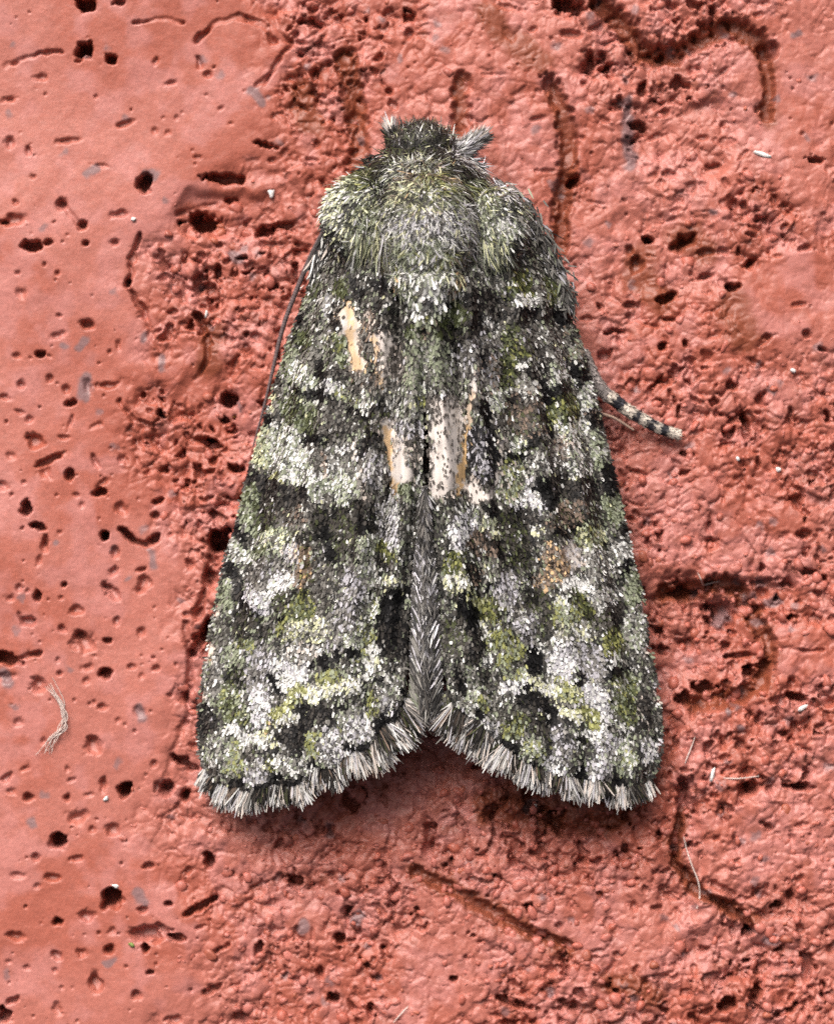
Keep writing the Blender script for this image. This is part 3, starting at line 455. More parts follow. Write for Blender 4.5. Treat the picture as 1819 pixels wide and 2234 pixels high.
RIGHT = [
 ('z3','V6Y2K1',30,[820,50,800,120]),('z3','V6Y2L1',18,[1040,60,1030,160]),('z3','W8',12,[780,150,860,225,930,180]),('z3','D4G4W1',11,[920,40,960,180,1100,420,1190,700]),('z3','W5P2G2',10,[1120,150,1100,250]),
 ('z3','K8',13,[1130,270,1150,330,1100,290]),('z3','K7D2',15,[800,260,910,265]),('z3','K6D4',36,[500,220,430,350,350,470]),('z3','K5D4G1',28,[620,230,700,330,850,370,1000,400]),('z3','W5G3',10,[540,320,600,380]),('z3','D4G3W2',10,[630,350,660,480]),
 ('z3','V8L1',24,[290,240,330,300,230,380]),('z3','K9',13,[260,120,250,190]),('z3','L6G3',20,[200,520,190,650,230,760]),('z3','L7G1',10,[90,560,60,730]),('z3','K5D4V1',24,[300,430,420,480]),
 ('z3','G5D4S2',32,[470,560,610,560,400,660]),('z3','G6S2T2',30,[620,790,560,700]),('z3','G6D2L2',26,[300,820]),('z3','M5W3',9,[500,710,460,800,470,860]),('z3','K7',8,[520,560,530,640]),
 ('z3','V5Y2K2',22,[720,430,800,500,720,620,740,770]),('z3','Y4V4',14,[850,520,840,560]),('z3','G5D4W1',30,[900,460,1000,480,980,600]),('z3','W8',8,[950,690,970,690]),('z3','W6',8,[810,680]),('z3','D4K4G2',13,[830,740,930,720,1010,640]),
 ('z3','L4W5',19,[1080,700,1110,760,1040,850]),('z3','L4T2G3',15,[1250,520,1210,600]),('z3','L4T3G2',11,[1160,410]),('z3','K8',15,[1220,710,1280,780]),('z3','K9',13,[960,820,1020,930,1120,850]),('z3','D5G3L2',16,[1190,880,1180,960]),('z3','G5W3T1',20,[850,840,880,880]),
 ('z3','V5Y3L2',25,[1080,1020,1160,970,1080,1090,1190,1060]),('z3','W6L2G1',15,[1290,860,1320,990]),('z3','K7T1',13,[1350,1040,1290,1060,1390,1100]),('z3','K8',9,[985,1050,1010,1180,1130,1140,1220,1060]),
 ('z3','L4W4G2',17,[600,960,700,890]),('z3','K6T2D1',16,[750,920,800,960]),('z3','D5T2G2',20,[880,960]),('z3','K9',12,[520,990,560,1050,600,1200,620,1340,590,1500]),
 ('z3','M8D2',36,[270,1010,230,1200,230,1400]),('z3','M7D2',26,[250,1500,190,1600]),('z3','M5D4',20,[180,960,330,980]),('z3','B4M4',7,[450,880,420,1150]),('z3','B9',9,[410,1160,390,1350,330,1650]),
 ('z3','K6S3',19,[500,1180,490,1400]),('z3','S5K4',16,[540,1430,500,1520]),('z3','M7D1',22,[450,1590,480,1640]),('z3','M6G3',8,[690,1150,680,1350,620,1520,575,1690]),('z3','G4D5',12,[640,1060,650,1200]),
 ('z3','T4D4V2',28,[780,1060,900,1130,860,1210]),('z3','L4W3G2',19,[810,1280,860,1290]),('z3','K8V1',10,[720,1395,860,1330,930,1220]),('z3','W5P2L2',22,[1120,1180,1180,1250,1260,1130]),('z3','M5G3T2',26,[1100,1310,1140,1300]),('z3','W6L2',24,[1240,1430,1260,1330]),
 ('z3','D3G4W2',24,[1040,1420,930,1400]),('z3','P6Y3',9,[1170,1540,1240,1520]),('z3','P5Y3',9,[1070,1580,1150,1550]),('z3','D5G4',9,[1290,1200,1340,1400]),('z3','L6W2',15,[1380,1220,1400,1360]),('z3','K8',14,[1440,1450,1490,1570]),('z3','L6V2',11,[1400,1440]),
 ('z3','L5Y2M2',24,[760,1480,740,1610]),('z3','W5S3G2',22,[900,1600,940,1680]),('z3','K8',14,[990,1600,1060,1640]),
 ('z5','K8',14,[960,190,1060,230,1020,320]),('z5','K5D5',28,[1130,190,1250,220,1350,210]),('z5','T5D3V2',26,[1140,430,1230,400,1090,500]),('z5','K9',9,[1080,550,1190,550,1270,495,1340,480]),('z5','D4K3L3',22,[1380,370,1400,480]),('z5','L6V2',18,[1480,290,1520,430]),('z5','K8',9,[1590,530]),('z5','K8',14,[1500,80,1490,220]),
 ('z5','S4W4G2',22,[860,320,800,380]),('z5','K9',11,[590,370,620,560,645,650]),('z5','K9',15,[870,540,890,630]),('z5','D5V3K2',30,[720,450,780,560,780,720]),('z5','K4D5',22,[850,410,910,470]),('z5','K8',9,[690,710]),('z5','K8',10,[600,960,605,930]),('z5','K8',8,[905,880,910,920]),
 ('z5','P4L4W2',15,[555,470,585,560]),('z5','W6P3',12,[940,530,950,560]),('z5','M6S2T1',26,[1190,690,1220,740]),('z5','T5B3G2',22,[1040,700,1100,820,980,910]),('z5','G5W3D2',30,[1380,720,1400,820]),('z5','L5Y2P2',22,[1290,580,1400,595]),('z5','K7',8,[1450,615]),
 ('z5','W9',16,[1180,920,1240,950]),('z5','W9',14,[1300,930,1340,990]),('z5','W6P2',13,[1110,1040,1190,1080]),('z5','W5G3',17,[1560,650,1590,730]),('z5','K8',12,[1620,790,1590,870]),('z5','L7V1',16,[1640,900,1650,1060]),('z5','M8',6,[1712,1090,1725,1160]),
 ('z5','V4Y3K2',16,[1240,1040,1300,1150]),('z5','L4Y3G1',26,[1080,1160,1170,1180]),('z5','D5V3K1',26,[950,1060,960,1210]),('z5','K5D4',18,[1470,1130,1550,1120,1580,1260]),('z5','W4G4',20,[1480,1010,1430,1040]),('z5','D4G4V1',24,[1420,1200]),('z5','Y5V3',18,[1510,1320,1470,1420,1540,1400]),
 ('z5','S5W4',22,[370,620,340,500,440,470]),('z5','W7',9,[320,690]),('z5','Y4V5',19,[320,750,330,840]),('z5','P5W5',15,[280,930,400,920]),('z5','T4K3D3',23,[480,640,530,600,560,700]),('z5','L4G3D2',19,[570,790,600,850]),('z5','K6T2',15,[470,900,450,840]),
 ('z5','K9',24,[430,1040,420,1180,460,1250]),('z5','V4D4G2',26,[330,1250,300,1360]),('z5','K6D4',18,[500,1330,450,1440]),('z5','P4Y3L2',12,[450,1030,520,1080]),('z5','Y6V2',20,[590,1100,570,1180,620,1160]),('z5','W6P3',11,[540,1230,550,1320]),('z5','W6L2',13,[680,1020,700,1070]),
 ('z5','S5G4',22,[720,930,690,1000]),('z5','W5S4',11,[760,1110,755,1140]),('z5','S4G5',26,[850,1200,830,1310]),('z5','D5G3',18,[800,1100]),('z5','Y5L3K1',20,[770,1450,700,1340,620,1360]),('z5','K8',15,[920,1440,900,1590]),('z5','W7',10,[960,1400,980,1430]),
 ('z5','P3G4W3',26,[1190,1300,1280,1300]),('z5','S5W5',28,[1140,1470,1120,1620]),('z5','G5S4',28,[1330,1480,1350,1620]),('z5','K8',10,[1480,1640,1610,1620]),('z5','W7',10,[1510,1500,1510,1540]),('z5','L4G4W2',20,[1660,1230,1670,1350]),
 ('z7','S5W6',28,[1180,560,1250,620,1210,690]),('z7','S5W5',22,[940,320,960,430]),('z7','K7D2',10,[1095,410,1085,450]),('z7','G5S4',26,[1190,380]),('z7','Y4P3L2',17,[960,560,940,490,1050,560]),('z7','Y7P2',15,[1110,690,1200,760]),('z7','W5P5',13,[840,490,910,600,950,680,1060,740]),('z7','W9',13,[1170,860,1260,830]),('z7','W6L2',10,[1400,790,1470,780]),
 ('z7','W6S2',15,[520,500,570,500,640,460]),('z7','P5W4',14,[725,430,770,520]),('z7','K8',9,[690,490]),('z7','K9',12,[765,260,735,370]),('z7','K7D3',18,[660,590,760,600,860,640]),('z7','K9',15,[880,680,880,770,910,790]),('z7','K8',11,[1330,420,1450,380]),('z7','K8',8,[1000,760]),('z7','K7V2',10,[1110,920]),('z7','K7',9,[1420,890]),
 ('z7','D5K3V1',17,[760,720,800,840]),('z7','Y4L3V2',20,[640,750,590,810]),('z7','Y3L4',13,[570,880]),('z7','K8',10,[530,930,580,960]),('z7','K8',9,[800,1055]),('z7','S4D3G3',26,[960,880,950,1000]),('z7','W5S4',15,[870,1080,920,1130]),('z7','L4Y2W2',22,[720,960,770,1020]),
 ('z7','S4G3W2',28,[1290,1050,1240,1110,1290,950]),('z7','L5Y1W2',24,[1450,960,1420,1090]),('z7','K6D2',9,[1540,980,1545,1030]),('z7','W6S2',19,[1610,960,1610,1010]),('z7','V5L3Y2',28,[1430,490,1420,620,1480,700]),('z7','K5D3M1',18,[1560,600,1570,770]),('z7','M8',6,[1588,210,1600,270]),('z7','M8',6,[1652,540,1662,620]),('z7','M8',6,[1682,940,1682,1000]),
 ('z7','K9',11,[1080,1140,1120,1160]),('z7','K9',12,[1380,1200,1410,1220]),('z7','L4G3W2',24,[260,420,250,600]),('z7','Y6L2',13,[370,600,370,640]),('z7','W8',10,[400,260,390,310]),('z7','W4S4G2',20,[400,770,410,830]),('z7','G4D3L2',20,[450,700]),('z7','K7D2',10,[180,400,180,530]),('z7','K7',8,[330,700]),
 ('z7','Y5L3',15,[510,300,570,260]),('z7','L4Y3W1',13,[650,380]),('z7','K7D2',7,[1040,1180,1150,1190]),('z7','K7D2',7,[690,1080,760,1060]),('z7','L4Y2G2',12,[560,400,600,420]),
]
# ------------------------------------------------------------------ the moth
moth = bpy.data.objects.new('moth', None); sc.collection.objects.link(moth)
moth.empty_display_size = 0.003
moth['label'] = 'mottled green, grey and white moth resting with closed wings on red brick'; moth['category'] = 'moth'

def flakes(root, ax, nr, L, Wd, lift, col, shape='scale', bend=0.0):
    """many small flat scales / hairs: root (n,3) in world units, ax direction, nr surface normal"""
    n = len(root); sd = np.cross(nr, ax); sd /= np.linalg.norm(sd, axis=1, keepdims=True) + 1e-12
    L = L[:, None] * U; Wd = Wd[:, None] * U; lift = lift[:, None]; bend = np.broadcast_to(np.asarray(bend, float), (n,))[:, None]
    if shape == 'scale': prof = [(0.0, .34), (.55, .54), (1.0, .30)]
    elif shape == 'club': prof = [(0.0, .22), (.5, .34), (.86, .5), (1.0, .25)]
    else: prof = [(0.0, .42), (.4, .5), (.75, .36), (1.0, .08)]
    rows = []
    for t, wv in prof:
        z = lift * t + bend * t * t
        c = root + ax * (L * t) + nr * (L * z)
        cur = 0.12 * Wd * nr
        rows += [c - sd * Wd * wv, c + sd * Wd * wv]
    V = np.stack(rows, 1).reshape(-1, 3); m = len(prof)
    b = np.arange(n)[:, None] * (2 * m)
    F = np.concatenate([np.stack([b[:, 0] + 2 * i, b[:, 0] + 2 * i + 1, b[:, 0] + 2 * i + 3, b[:, 0] + 2 * i + 2], -1) for i in range(m - 1)])
    C = np.repeat(col, 2 * m, 0)
    return V, F, C
def unit(v): return v / (np.linalg.norm(v, axis=-1, keepdims=True) + 1e-12)

WING = {
 'L': dict(costa=[(735,500),(709,541),(688,590),(673,640),(653,695),(635,738),(621,790),(607,830),(595,874),(578,931),(558,997),(545,1040),(535,1085),(525,1130),(502,1207),(488,1259),(467,1360),(453,1440),(441,1537),(438,1624),(447,1672)],
           inner=[(905,520),(915,600),(922,700),(925,800),(921,900),(918,1000),(916,1080),(904,1160),(892,1260),(886,1360),(884,1450),(879,1520)],
           margin=[(879,1520),(866,1556),(828,1580),(803,1621),(765,1630),(725,1664),(688,1664),(659,1693),(630,1703),(598,1700),(544,1715),(515,1708),(478,1700),(447,1672)],
           base=[(905,520),(850,500),(790,490),(735,500)], paint=LEFT, mixb='G3D4L2K4W1'),
 'R': dict(costa=[(1128,440),(1170,500),(1205,570),(1236,640),(1232,680),(1246,709),(1266,758),(1277,807),(1289,848),(1300,891),(1312,946),(1326,1003),(1341,1061),(1349,1095),(1364,1167),(1375,1219),(1390,1274),(1400,1317),(1408,1402),(1422,1465),(1434,1537),(1438,1609),(1434,1655),(1420,1690)],
           inner=[(955,520),(938,600),(929,700),(928,800),(932,900),(937,1000),(936,1080),(948,1160),(960,1260),(966,1360),(972,1450),(988,1530)],
           margin=[(988,1530),(1010,1545),(1048,1566),(1075,1596),(1108,1624),(1140,1648),(1175,1662),(1220,1680),(1264,1686),(1310,1692),(1353,1702),(1390,1702),(1420,1690)],
           base=[(955,520),(1010,490),(1070,460),(1128,440)], paint=RIGHT, mixb='G3D4L2K4W1'),
}
NU, NV = 110, 220
def build_wing(sd):
    w_ = WING[sd]; sg = -1 if sd == 'L' else 1
    I = crom(w_['inner'], NV); C = crom(w_['costa'], NV); B = crom(w_['base'], NU); Mg = crom(w_['margin'], NU)
    u = np.linspace(0, 1, NU)[None, :, None]; v = np.linspace(0, 1, NV)[:, None, None]
    P = (1 - u) * I[:, None] + u * C[:, None] + (1 - v) * B[None] + v * Mg[None] \
        - ((1 - u) * (1 - v) * B[0] + u * (1 - v) * B[-1] + (1 - u) * v * Mg[0] + u * v * Mg[-1])
    x, y = P[..., 0], P[..., 1]
    uu = np.broadcast_to(u[..., 0], x.shape); vv = np.broadcast_to(v[..., 0], x.shape)
    hin = np.interp(vv, [0, .15, .5, 1], [300, 305, 260, 185]); hco = np.interp(vv, [0, .3, .8, 1], [150, 95, 62, 56])
    prof = 0.45 * uu ** 1.3 + 0.55 * uu ** 3.2
    h = hin + (hco - hin) * prof
    # folds and raised veins running from base to margin
    fold = 0
    for u0, wd, am, k in [(.10, .035, 12, .4), (.22, .05, -14, .3), (.33, .03, 9, .35), (.52, .06, -9, .2), (.66, .04, 8, .2), (.82, .03, 7, .1), (.90, .035, -8, .05)]:
        uc = u0 + k * (vv - .5) * (.4 - u0) * 0.6
        fold = fold + am * np.exp(-((uu - uc) / wd) ** 2)
    h = h + 1.7 * fold * np.sin(np.pi * np.clip(vv * .9 + .08, 0, 1)) + (fbm(x, y, 60, 2, off=3) - .5) * 16
    # scalloped wave towards the margin
    h = h + 5 * np.sin(uu * 2 * np.pi * 7) * sstep(.8, 1, vv)
    W = world(x, y, h)
    F = grid_faces(NV, NU)
    if sg > 0: F = F[:, ::-1]
    base_col = np.full((NV * NU, 3), 1.0) * lin([70, 64, 58])
    Wt = paint(x.ravel(), y.ravel(), w_['mixb'], w_['paint'])
    bare = (Wt[:, KEYS.index('B')] + Wt[:, KEYS.index('M')])[:, None]
    wB = Wt[:, KEYS.index('B')][:, None]; wB = wB / (wB + Wt[:, KEYS.index('M')][:, None] + 1e-6)
    streak = (0.62 + .66 * fbm(x.ravel() * 5, y.ravel() * .5, 40, 3, off=2))[:, None]
    pale_c = (lin([246, 238, 230]) + (lin([238, 200, 146]) - lin([246, 238, 230])) * wB) * .70 * streak
    base_col = base_col * .55 + (pale_c - base_col * .55) * sstep(.25, .6, bare)
    o = mesh_obj('forewing', W.reshape(-1, 3), F, M_MEMB, moth, base_col)
    sol = o.modifiers.new('thickness', 'SOLIDIFY'); sol.thickness = 2.5 * U; sol.offset = -1 if False else 0
    # surface frame
    dV = unit(np.gradient(W, axis=0)); dU = np.gradient(W, axis=1)
    N = unit(np.cross(dU, dV)); N = np.where(N[..., 2:] < 0, -N, N)
    # place scales by area
    area = np.linalg.norm(np.cross(np.gradient(W, axis=0), dU), axis=-1).ravel()
    cs = np.cumsum(area); cs /= cs[-1]
    n = 84000
    i = np.searchsorted(cs, (np.arange(n) + rng.random(n)) / n).clip(0, NU * NV - 1)
    jx = rng.normal(0, 2.2, n); jy = rng.normal(0, 2.2, n)
    sx = x.ravel()[i] + jx; sy = y.ravel()[i] + jy; su = uu.ravel()[i]; sv = vv.ravel()[i]
    root = W.reshape(-1, 3)[i] + np.stack([jx * U, -jy * U, 0 * jx], -1) * 0.8
    nr = N.reshape(-1, 3)[i]; ax = dV.reshape(-1, 3)[i]; out = unit(dU).reshape(-1, 3)[i]
    ang = rng.normal(0, .30, n) + 0.20 * su + 0.6 * sstep(.955, 1, su)
    ax = unit(ax * np.cos(ang)[:, None] + out * np.sin(ang)[:, None])
    Wt = paint(sx, sy, w_['mixb'], w_['paint'], warp=6)
    bare = Wt[:, KEYS.index('B')] + .75 * Wt[:, KEYS.index('M')]
    # every patch is sprinkled with stray scales, in streaks that follow the veins
    st = (1 - sstep(.2, .5, bare))[:, None]; kk = Wt[:, KEYS.index('K')][:, None]; st = st * (1 - .85 * sstep(.45, .75, kk))
    Wt = Wt + (mix(w_['mixb']) - Wt) * .10 * st
    kd = sstep(.52, .72, fbm(su * 420, sv * 260, 9, 2, off=61))[:, None] * .36 * st; Wt = Wt + (mix('K6D3V1') - Wt) * kd
    kw = sstep(.56, .74, fbm(su * 420, sv * 260, 8, 2, off=71))[:, None] * .22 * st * (1 - .8 * sstep(.2, .5, kk)); Wt = Wt + (mix('W4S2L3P1') - Wt) * kw
    col, ink = pick(Wt, index=True)
    pale = (ink == KEYS.index('B')) | (ink == KEYS.index('M'))
    keep = ~(pale & (bare > .3) & (rng.random(n) < .96)) & ~((bare > .3) & (rng.random(n) < np.interp(bare, [.3, .55, .7], [.70, .78, .84])))
    L = rng.normal(9.8, 1.9, n).clip(6, 16); Wd = rng.normal(5.3, 1.0, n).clip(3.2, 9)
    L = np.where(bare > .35, L * .72, L); Wd = np.where(bare > .35, Wd * .85, Wd)
    L *= 1 - .15 * sstep(.93, 1, su); Wd *= 1 - .2 * sstep(.93, 1, su)
    lift = rng.normal(.10, .09, n).clip(-.05, .45); lift = lift + (rng.random(n) < .03) * .25
    root = root + nr * (rng.random((n, 1)) * 3.5 + 1.2) * U
    k = keep
    V, F, Cc = flakes(root[k], ax[k], nr[k], L[k], Wd[k], lift[k], col[k], bend=rng.normal(-.04, .10, k.sum()))
    mesh_obj('wing_scales', V, F, M_SCALE, o, Cc, kind='stuff')
    # fringe of long hair scales along the outer margin, in alternating tufts
    n = 8000
    t = rng.random(n); ii = t * (NU - 1)
    mg = np.stack([np.interp(ii, np.arange(NU), W[-1, :, q]) for q in range(3)], -1)
    px = np.interp(ii, np.arange(NU), Mg[:, 0]); py = np.interp(ii, np.arange(NU), Mg[:, 1])
    tan = np.gradient(Mg, axis=0); tan /= np.linalg.norm(tan, axis=1, keepdims=True)
    tx = np.interp(ii, np.arange(NU), crom(w_['margin'][::2] + [w_['margin'][-1]], NU)[:, 0]); 
    sm = np.stack([np.convolve(np.pad(tan[:, q], 18, 'edge'), np.ones(37) / 37, 'valid') for q in range(2)], -1)
    ox = np.interp(ii, np.arange(NU), -sm[:, 1]); oy = np.interp(ii, np.arange(NU), sm[:, 0])
    if sg > 0: ox, oy = -ox, -oy
    arc0 = t * 520
    # pointing away from the wing, drooping slightly, rather down than sideways
    flip = np.where(oy < -0.2, -1, 1); ox, oy = ox * flip, oy * flip
    ox = ox * np.interp(t, [0, .2, .4], [1.0, .9, .62]); oy = oy * 0.9 + .34; nn = np.hypot(ox, oy); a = rng.normal(0, .2, n) + .25 * (fbm(arc0, arc0 * 0, 26, 2, off=5) - .5) * 2; ox, oy = ox / nn, oy / nn
    ox, oy = ox * np.cos(a) - oy * np.sin(a), ox * np.sin(a) + oy * np.cos(a)
    layer = rng.integers(0, 3, n)
    ax = unit(np.stack([ox, -oy, -.16 - .1 * rng.random(n)], -1)); nr = np.tile([0, 0, 1.0], (n, 1)); nr = unit(nr - ax * (nr * ax).sum(1, keepdims=True))
    s = np.r_[0, np.cumsum(np.hypot(*np.diff(Mg, axis=0).T))]; arc = np.interp(ii, np.arange(NU), s)
    tuft = np.sin(arc / 52.0 * 2 * np.pi + (0.7 if sg < 0 else 2.0) + 3 * (fbm(arc, arc * 0, 90, 2) - .5)) + 1.6 * (fbm(arc, arc * 0, 17, 2) - .5) + rng.normal(0, .3, n)
    Wt = np.where((tuft > .12)[:, None], mix('M3W4S2G3D1'), mix('D4K5V1T1'))
    Wt = np.where((layer == 0)[:, None], mix('D4K4G2T1S1'), Wt)
    col = pick(Wt, jit=.2)
    base_in = np.where(layer == 0, 6, np.where(layer == 1, 10, 2)) + rng.random(n) * 8
    L = np.where(layer == 0, 30, 50) + rng.normal(0, 8, n) + 13 * (tuft > 0) - 3; L = L.clip(14, 80) * np.interp(t, [0, .2, .35], [1.4, 1.25, 1]) * np.interp(t, [0, .1, .9, 1], [.95, 1, 1, .8])
    root = mg - ax * base_in[:, None] * U + nr * (layer[:, None] * 1.2 - 3.5 + rng.random((n, 1)) * 2) * U
    V, F, Cc = flakes(root, ax, nr, L, rng.normal(2.7, .6, n).clip(1.6, 5), rng.normal(.02, .06, n), col, 'club')
    mesh_obj('fringe', V, F, M_HAIR, o, Cc, kind='stuff')
    return o
wl = build_wing('L'); wl['label'] = 'forewing with worn buff streaks and bare patches near its base'
wr = build_wing('R'); wr['label'] = 'forewing with one white bare streak beside the midline'

# ---- body: rounded solids with hair
def dome(cx, cy, rx, ry, rz, z0, sq=2.0, nu=28, nv=56):
    th = np.linspace(0, np.pi, nu)[:, None]; ph = np.linspace(0, 2 * np.pi, nv, endpoint=False)[None, :]
    X = cx + rx * np.sin(th) * np.cos(ph); Y = cy + ry * np.sin(th) * np.sin(ph); Z = z0 + rz * np.cos(th) + 0 * ph
    V = world(X, Y, Z).reshape(-1, 3)
    i = np.arange(nu * nv).reshape(nu, nv); j = np.roll(i, -1, 1)
    F = np.stack([i[:-1], i[1:], j[1:], j[:-1]], -1).reshape(-1, 4)
    return V, F
BODY = [ # name, cx, cy, rx, ry, rz, z0
 ('thorax', 930, 490, 182, 158, 130, 165), ('dorsal_tuft', 926, 500, 118, 132, 90, 262), ('head', 920, 334, 74, 64, 80, 150), ('tegula', 782, 474, 80, 88, 42, 240), ('tegula', 1082, 490, 66, 84, 44, 236), ('crest', 931, 602, 78, 62, 50, 285), ('collar', 922, 380, 122, 58, 110, 180)]
def body_h(x, y):
    h = np.full(x.shape, 120.0)
    for nme, cx, cy, rx, ry, rz, z0 in BODY:
        q = 1 - ((x - cx) / rx) ** 2 - ((y - cy) / ry) ** 2
        h = np.maximum(h, np.where(q > 0, z0 + rz * np.sqrt(np.clip(q, 0, 1)), -1e3))
    return h - 8 * np.exp(-((x - 925) ** 2 + (y - 442) ** 2) / 17 ** 2)
parts = {}
for nme, cx, cy, rx, ry, rz, z0 in BODY:
    V, F = dome(cx, cy, rx * .97, ry * .97, rz * .97, z0)
    parts.setdefault(nme, []).append(mesh_obj(nme, V, F, M_SKIN, moth))
V, F = dome(927, 1090, 120, 420, 110, 60); abdomen = mesh_obj('abdomen', V, F, M_SKIN, moth)

BODYPAINT = [
 ('z1','V2L2D4G2',22,[790,110,900,90,1000,120]),('z1','K7D3V1',36,[640,240,760,200,900,230,980,280]),('z1','K6V3D2',30,[620,310,780,300,1000,330,1120,370]),('z1','K5V4',20,[620,350,540,390,440,430]),('z1','S5W3K2',24,[1060,260,1130,300,1180,370]),('z1','V2K4G2D2',26,[720,150,850,140]),
 ('z1','V4Y2L3',22,[480,420,330,450]),('z1','W4L3P2G2',28,[640,430,760,410,850,420]),('z1','B2T3L2G2',28,[780,450,980,470]),('z1','Y3T4V2',26,[860,440,900,470]),('z1','K5V3D1',16,[660,520,600,560]),('z1','P4W3Y1',14,[600,450,580,490]),
 ('z1','P4L3T1',24,[700,540,760,500]),('z1','K7V2',17,[790,550,830,590,860,600]),('z1','W6P3',12,[850,540,860,560]),('z1','Y3P5',17,[730,590,760,640]),('z1','P4Y2W2',16,[860,640,900,600]),('z1','V5Y2L2',20,[950,560,900,500]),('z1','L4Y2V2G2',30,[1000,580,1100,520,1050,680]),
 ('z1','K9',17,[610,470,550,560,535,640,575,710,610,790]),('z1','K9',14,[1100,520,1130,640,1135,760,1160,850]),('z1','L3V3G3',28,[640,640,660,720]),('z1','D4K2Y1T2',26,[740,720,860,700]),('z1','L4P3W2V1',44,[260,520,300,640,400,720]),('z1','P4W4L2',22,[210,540,190,640,260,720,350,800]),('z1','K7V2',14,[370,600,400,590]),('z1','V6K3',16,[430,680,440,700]),('z1','L4V3P2',28,[480,600,500,740]),  # black strokes put the shade of the gaps beside the tegulae into colour
 ('z1','L4P3V2',30,[440,800,520,830]),('z1','V4L4Y1',22,[500,700]),('z1','K6D3',28,[230,760,280,850,300,950]),('z1','V3L3D4',28,[430,900,470,1000]),('z1','W5L2',14,[480,990,500,1030]),('z1','P3T2D4',18,[460,1110,500,1150]),
 ('z1','S5D3W2',46,[700,770,860,780,1000,740]),('z1','G4S3W2L1',34,[830,840,760,860]),('z1','L3Y2G3',26,[630,850,640,940]),('z1','Y2B2L3D2',26,[600,980,660,1030]),('z1','L4W2V2Y1',40,[720,930,880,900]),('z1','Y3L3T1',20,[960,900,1000,920]),('z1','L4W3D2V1',34,[760,1040,880,1080,850,1020]),('z1','W8',16,[900,1060,860,1110]),
 ('z1','W4L3K2D1',20,[790,1190,900,1190]),('z1','K4D4S2',10,[850,1150]),('z1','L4Y1T3',14,[840,1290,850,1380]),('z1','B3P3D2',20,[1090,1010,1060,1080]),('z1','D4K4',20,[560,1060,600,1110]),
 ('z1','G4S3L2D1',30,[1080,640,1120,760]),('z1','W6L2',14,[1140,800,1170,920]),('z1','K7V2',20,[1290,560,1340,600]),('z1','V4L4W1',26,[1200,620,1260,720]),('z1','W5L4',22,[1300,700,1380,720,1340,830]),('z1','L5P2V2',30,[1250,800,1290,870]),('z1','Y3V3L3',24,[1150,480,1230,520]),('z1','G4T2S3',22,[1280,470,1330,490]),
 ('z1','K7D2',18,[1400,800,1370,900]),('z1','D4M2L2K2',30,[1200,1000,1260,1120,1320,1180]),('z1','P4W3',13,[1230,1030,1270,1060]),('z1','K6D3',14,[1230,940,1180,980]),
]
def hair_patch(name, parent, n, region, flow, L, Wd, lift, base, shape='hair', prm=None, jit=.35, seed=0.0, strokes=BODYPAINT, mat=M_HAIR, bend=-.25, pale=.17, dark=.22):
    """hairs rooted in the plan region (function of x, y), combed along flow(x, y)"""
    x0, x1, y0, y1 = prm
    x = rng.uniform(x0, x1, n * 4); y = rng.uniform(y0, y1, n * 4)
    k = region(x, y); x, y = x[k][:n], y[k][:n]; m = len(x)
    h = body_h(x, y); e = 4.0
    gx = (body_h(x + e, y) - body_h(x - e, y)) / (2 * e); gy = (body_h(x, y + e) - body_h(x, y - e)) / (2 * e)
    gx = gx.clip(-1.6, 1.6); gy = gy.clip(-1.6, 1.6)
    nr = unit(np.stack([-gx, gy, np.ones(m)], -1))
    fx, fy = flow(x, y); a = rng.normal(0, jit, m); fx, fy = fx * np.cos(a) - fy * np.sin(a), fx * np.sin(a) + fy * np.cos(a)
    ax = np.stack([fx, -fy, np.zeros(m)], -1); ax = unit(ax - nr * (ax * nr).sum(1, keepdims=True))
    L = L * .86; lift = lift * .85
    Wt = paint(x, y, base, strokes, warp=5, seed=seed)
    Wt = Wt + (mix('K7D3') - Wt) * dark; Wt = Wt + (mix('W5P3S2') - Wt) * pale
    col = pick(Wt, jit=.24)
    Wd = Wd * .68
    V, F, C = flakes(world(x, y, h + 1), ax, nr, rng.normal(L, L * .2, m).clip(L * .4, L * 1.7), rng.normal(Wd, Wd * .22, m).clip(Wd * .5, Wd * 1.6), rng.normal(lift, .2, m).clip(.02, 1.1), col, shape, bend=bend)
    return mesh_obj(name, V, F, mat, parent, C, kind='stuff')
def ell(cx, cy, rx, ry): return lambda x, y: ((x - cx) / rx) ** 2 + ((y - cy) / ry) ** 2 < 1
def norm2(a, b):
    r = np.hypot(a, b) + 1e-6; return a / r, b / r
TH, HD, TL, TR, CR, CO, DT = parts['thorax'][0], parts['head'][0], parts['tegula'][0], parts['tegula'][1], parts['crest'][0], parts['collar'][0], parts['dorsal_tuft'][0]
hair_patch('hair', TH, 3500, lambda x, y: ell(930, 490, 195, 165)(x, y), lambda x, y: norm2((x - 930) * .25, np.full(x.shape, 70.)), 30, 3.2, .25, 'K6D3V2', prm=(735, 1125, 320, 660), jit=.4, strokes=())
hair_patch('hair', DT, 7400, lambda x, y: ell(926, 500, 112, 122)(x, y) & (y > 396 + np.abs(x - 926) * .25), lambda x, y: norm2((x - 926) * .6, np.where(y < 430, 6., 60.) + (y - 442) * .3), 25, 3.4, .30, 'G3L3D2V1P1K2', prm=(805, 1045, 350, 625), jit=.8)
hair_patch('hair', DT, 1500, lambda x, y: ell(926, 500, 100, 112)(x, y), lambda x, y: norm2((x - 926) * .4, 60. + 0 * x), 18, 5.6, .30, 'G3S3W2L2K2', shape='club', prm=(810, 1040, 400, 610), jit=.9)
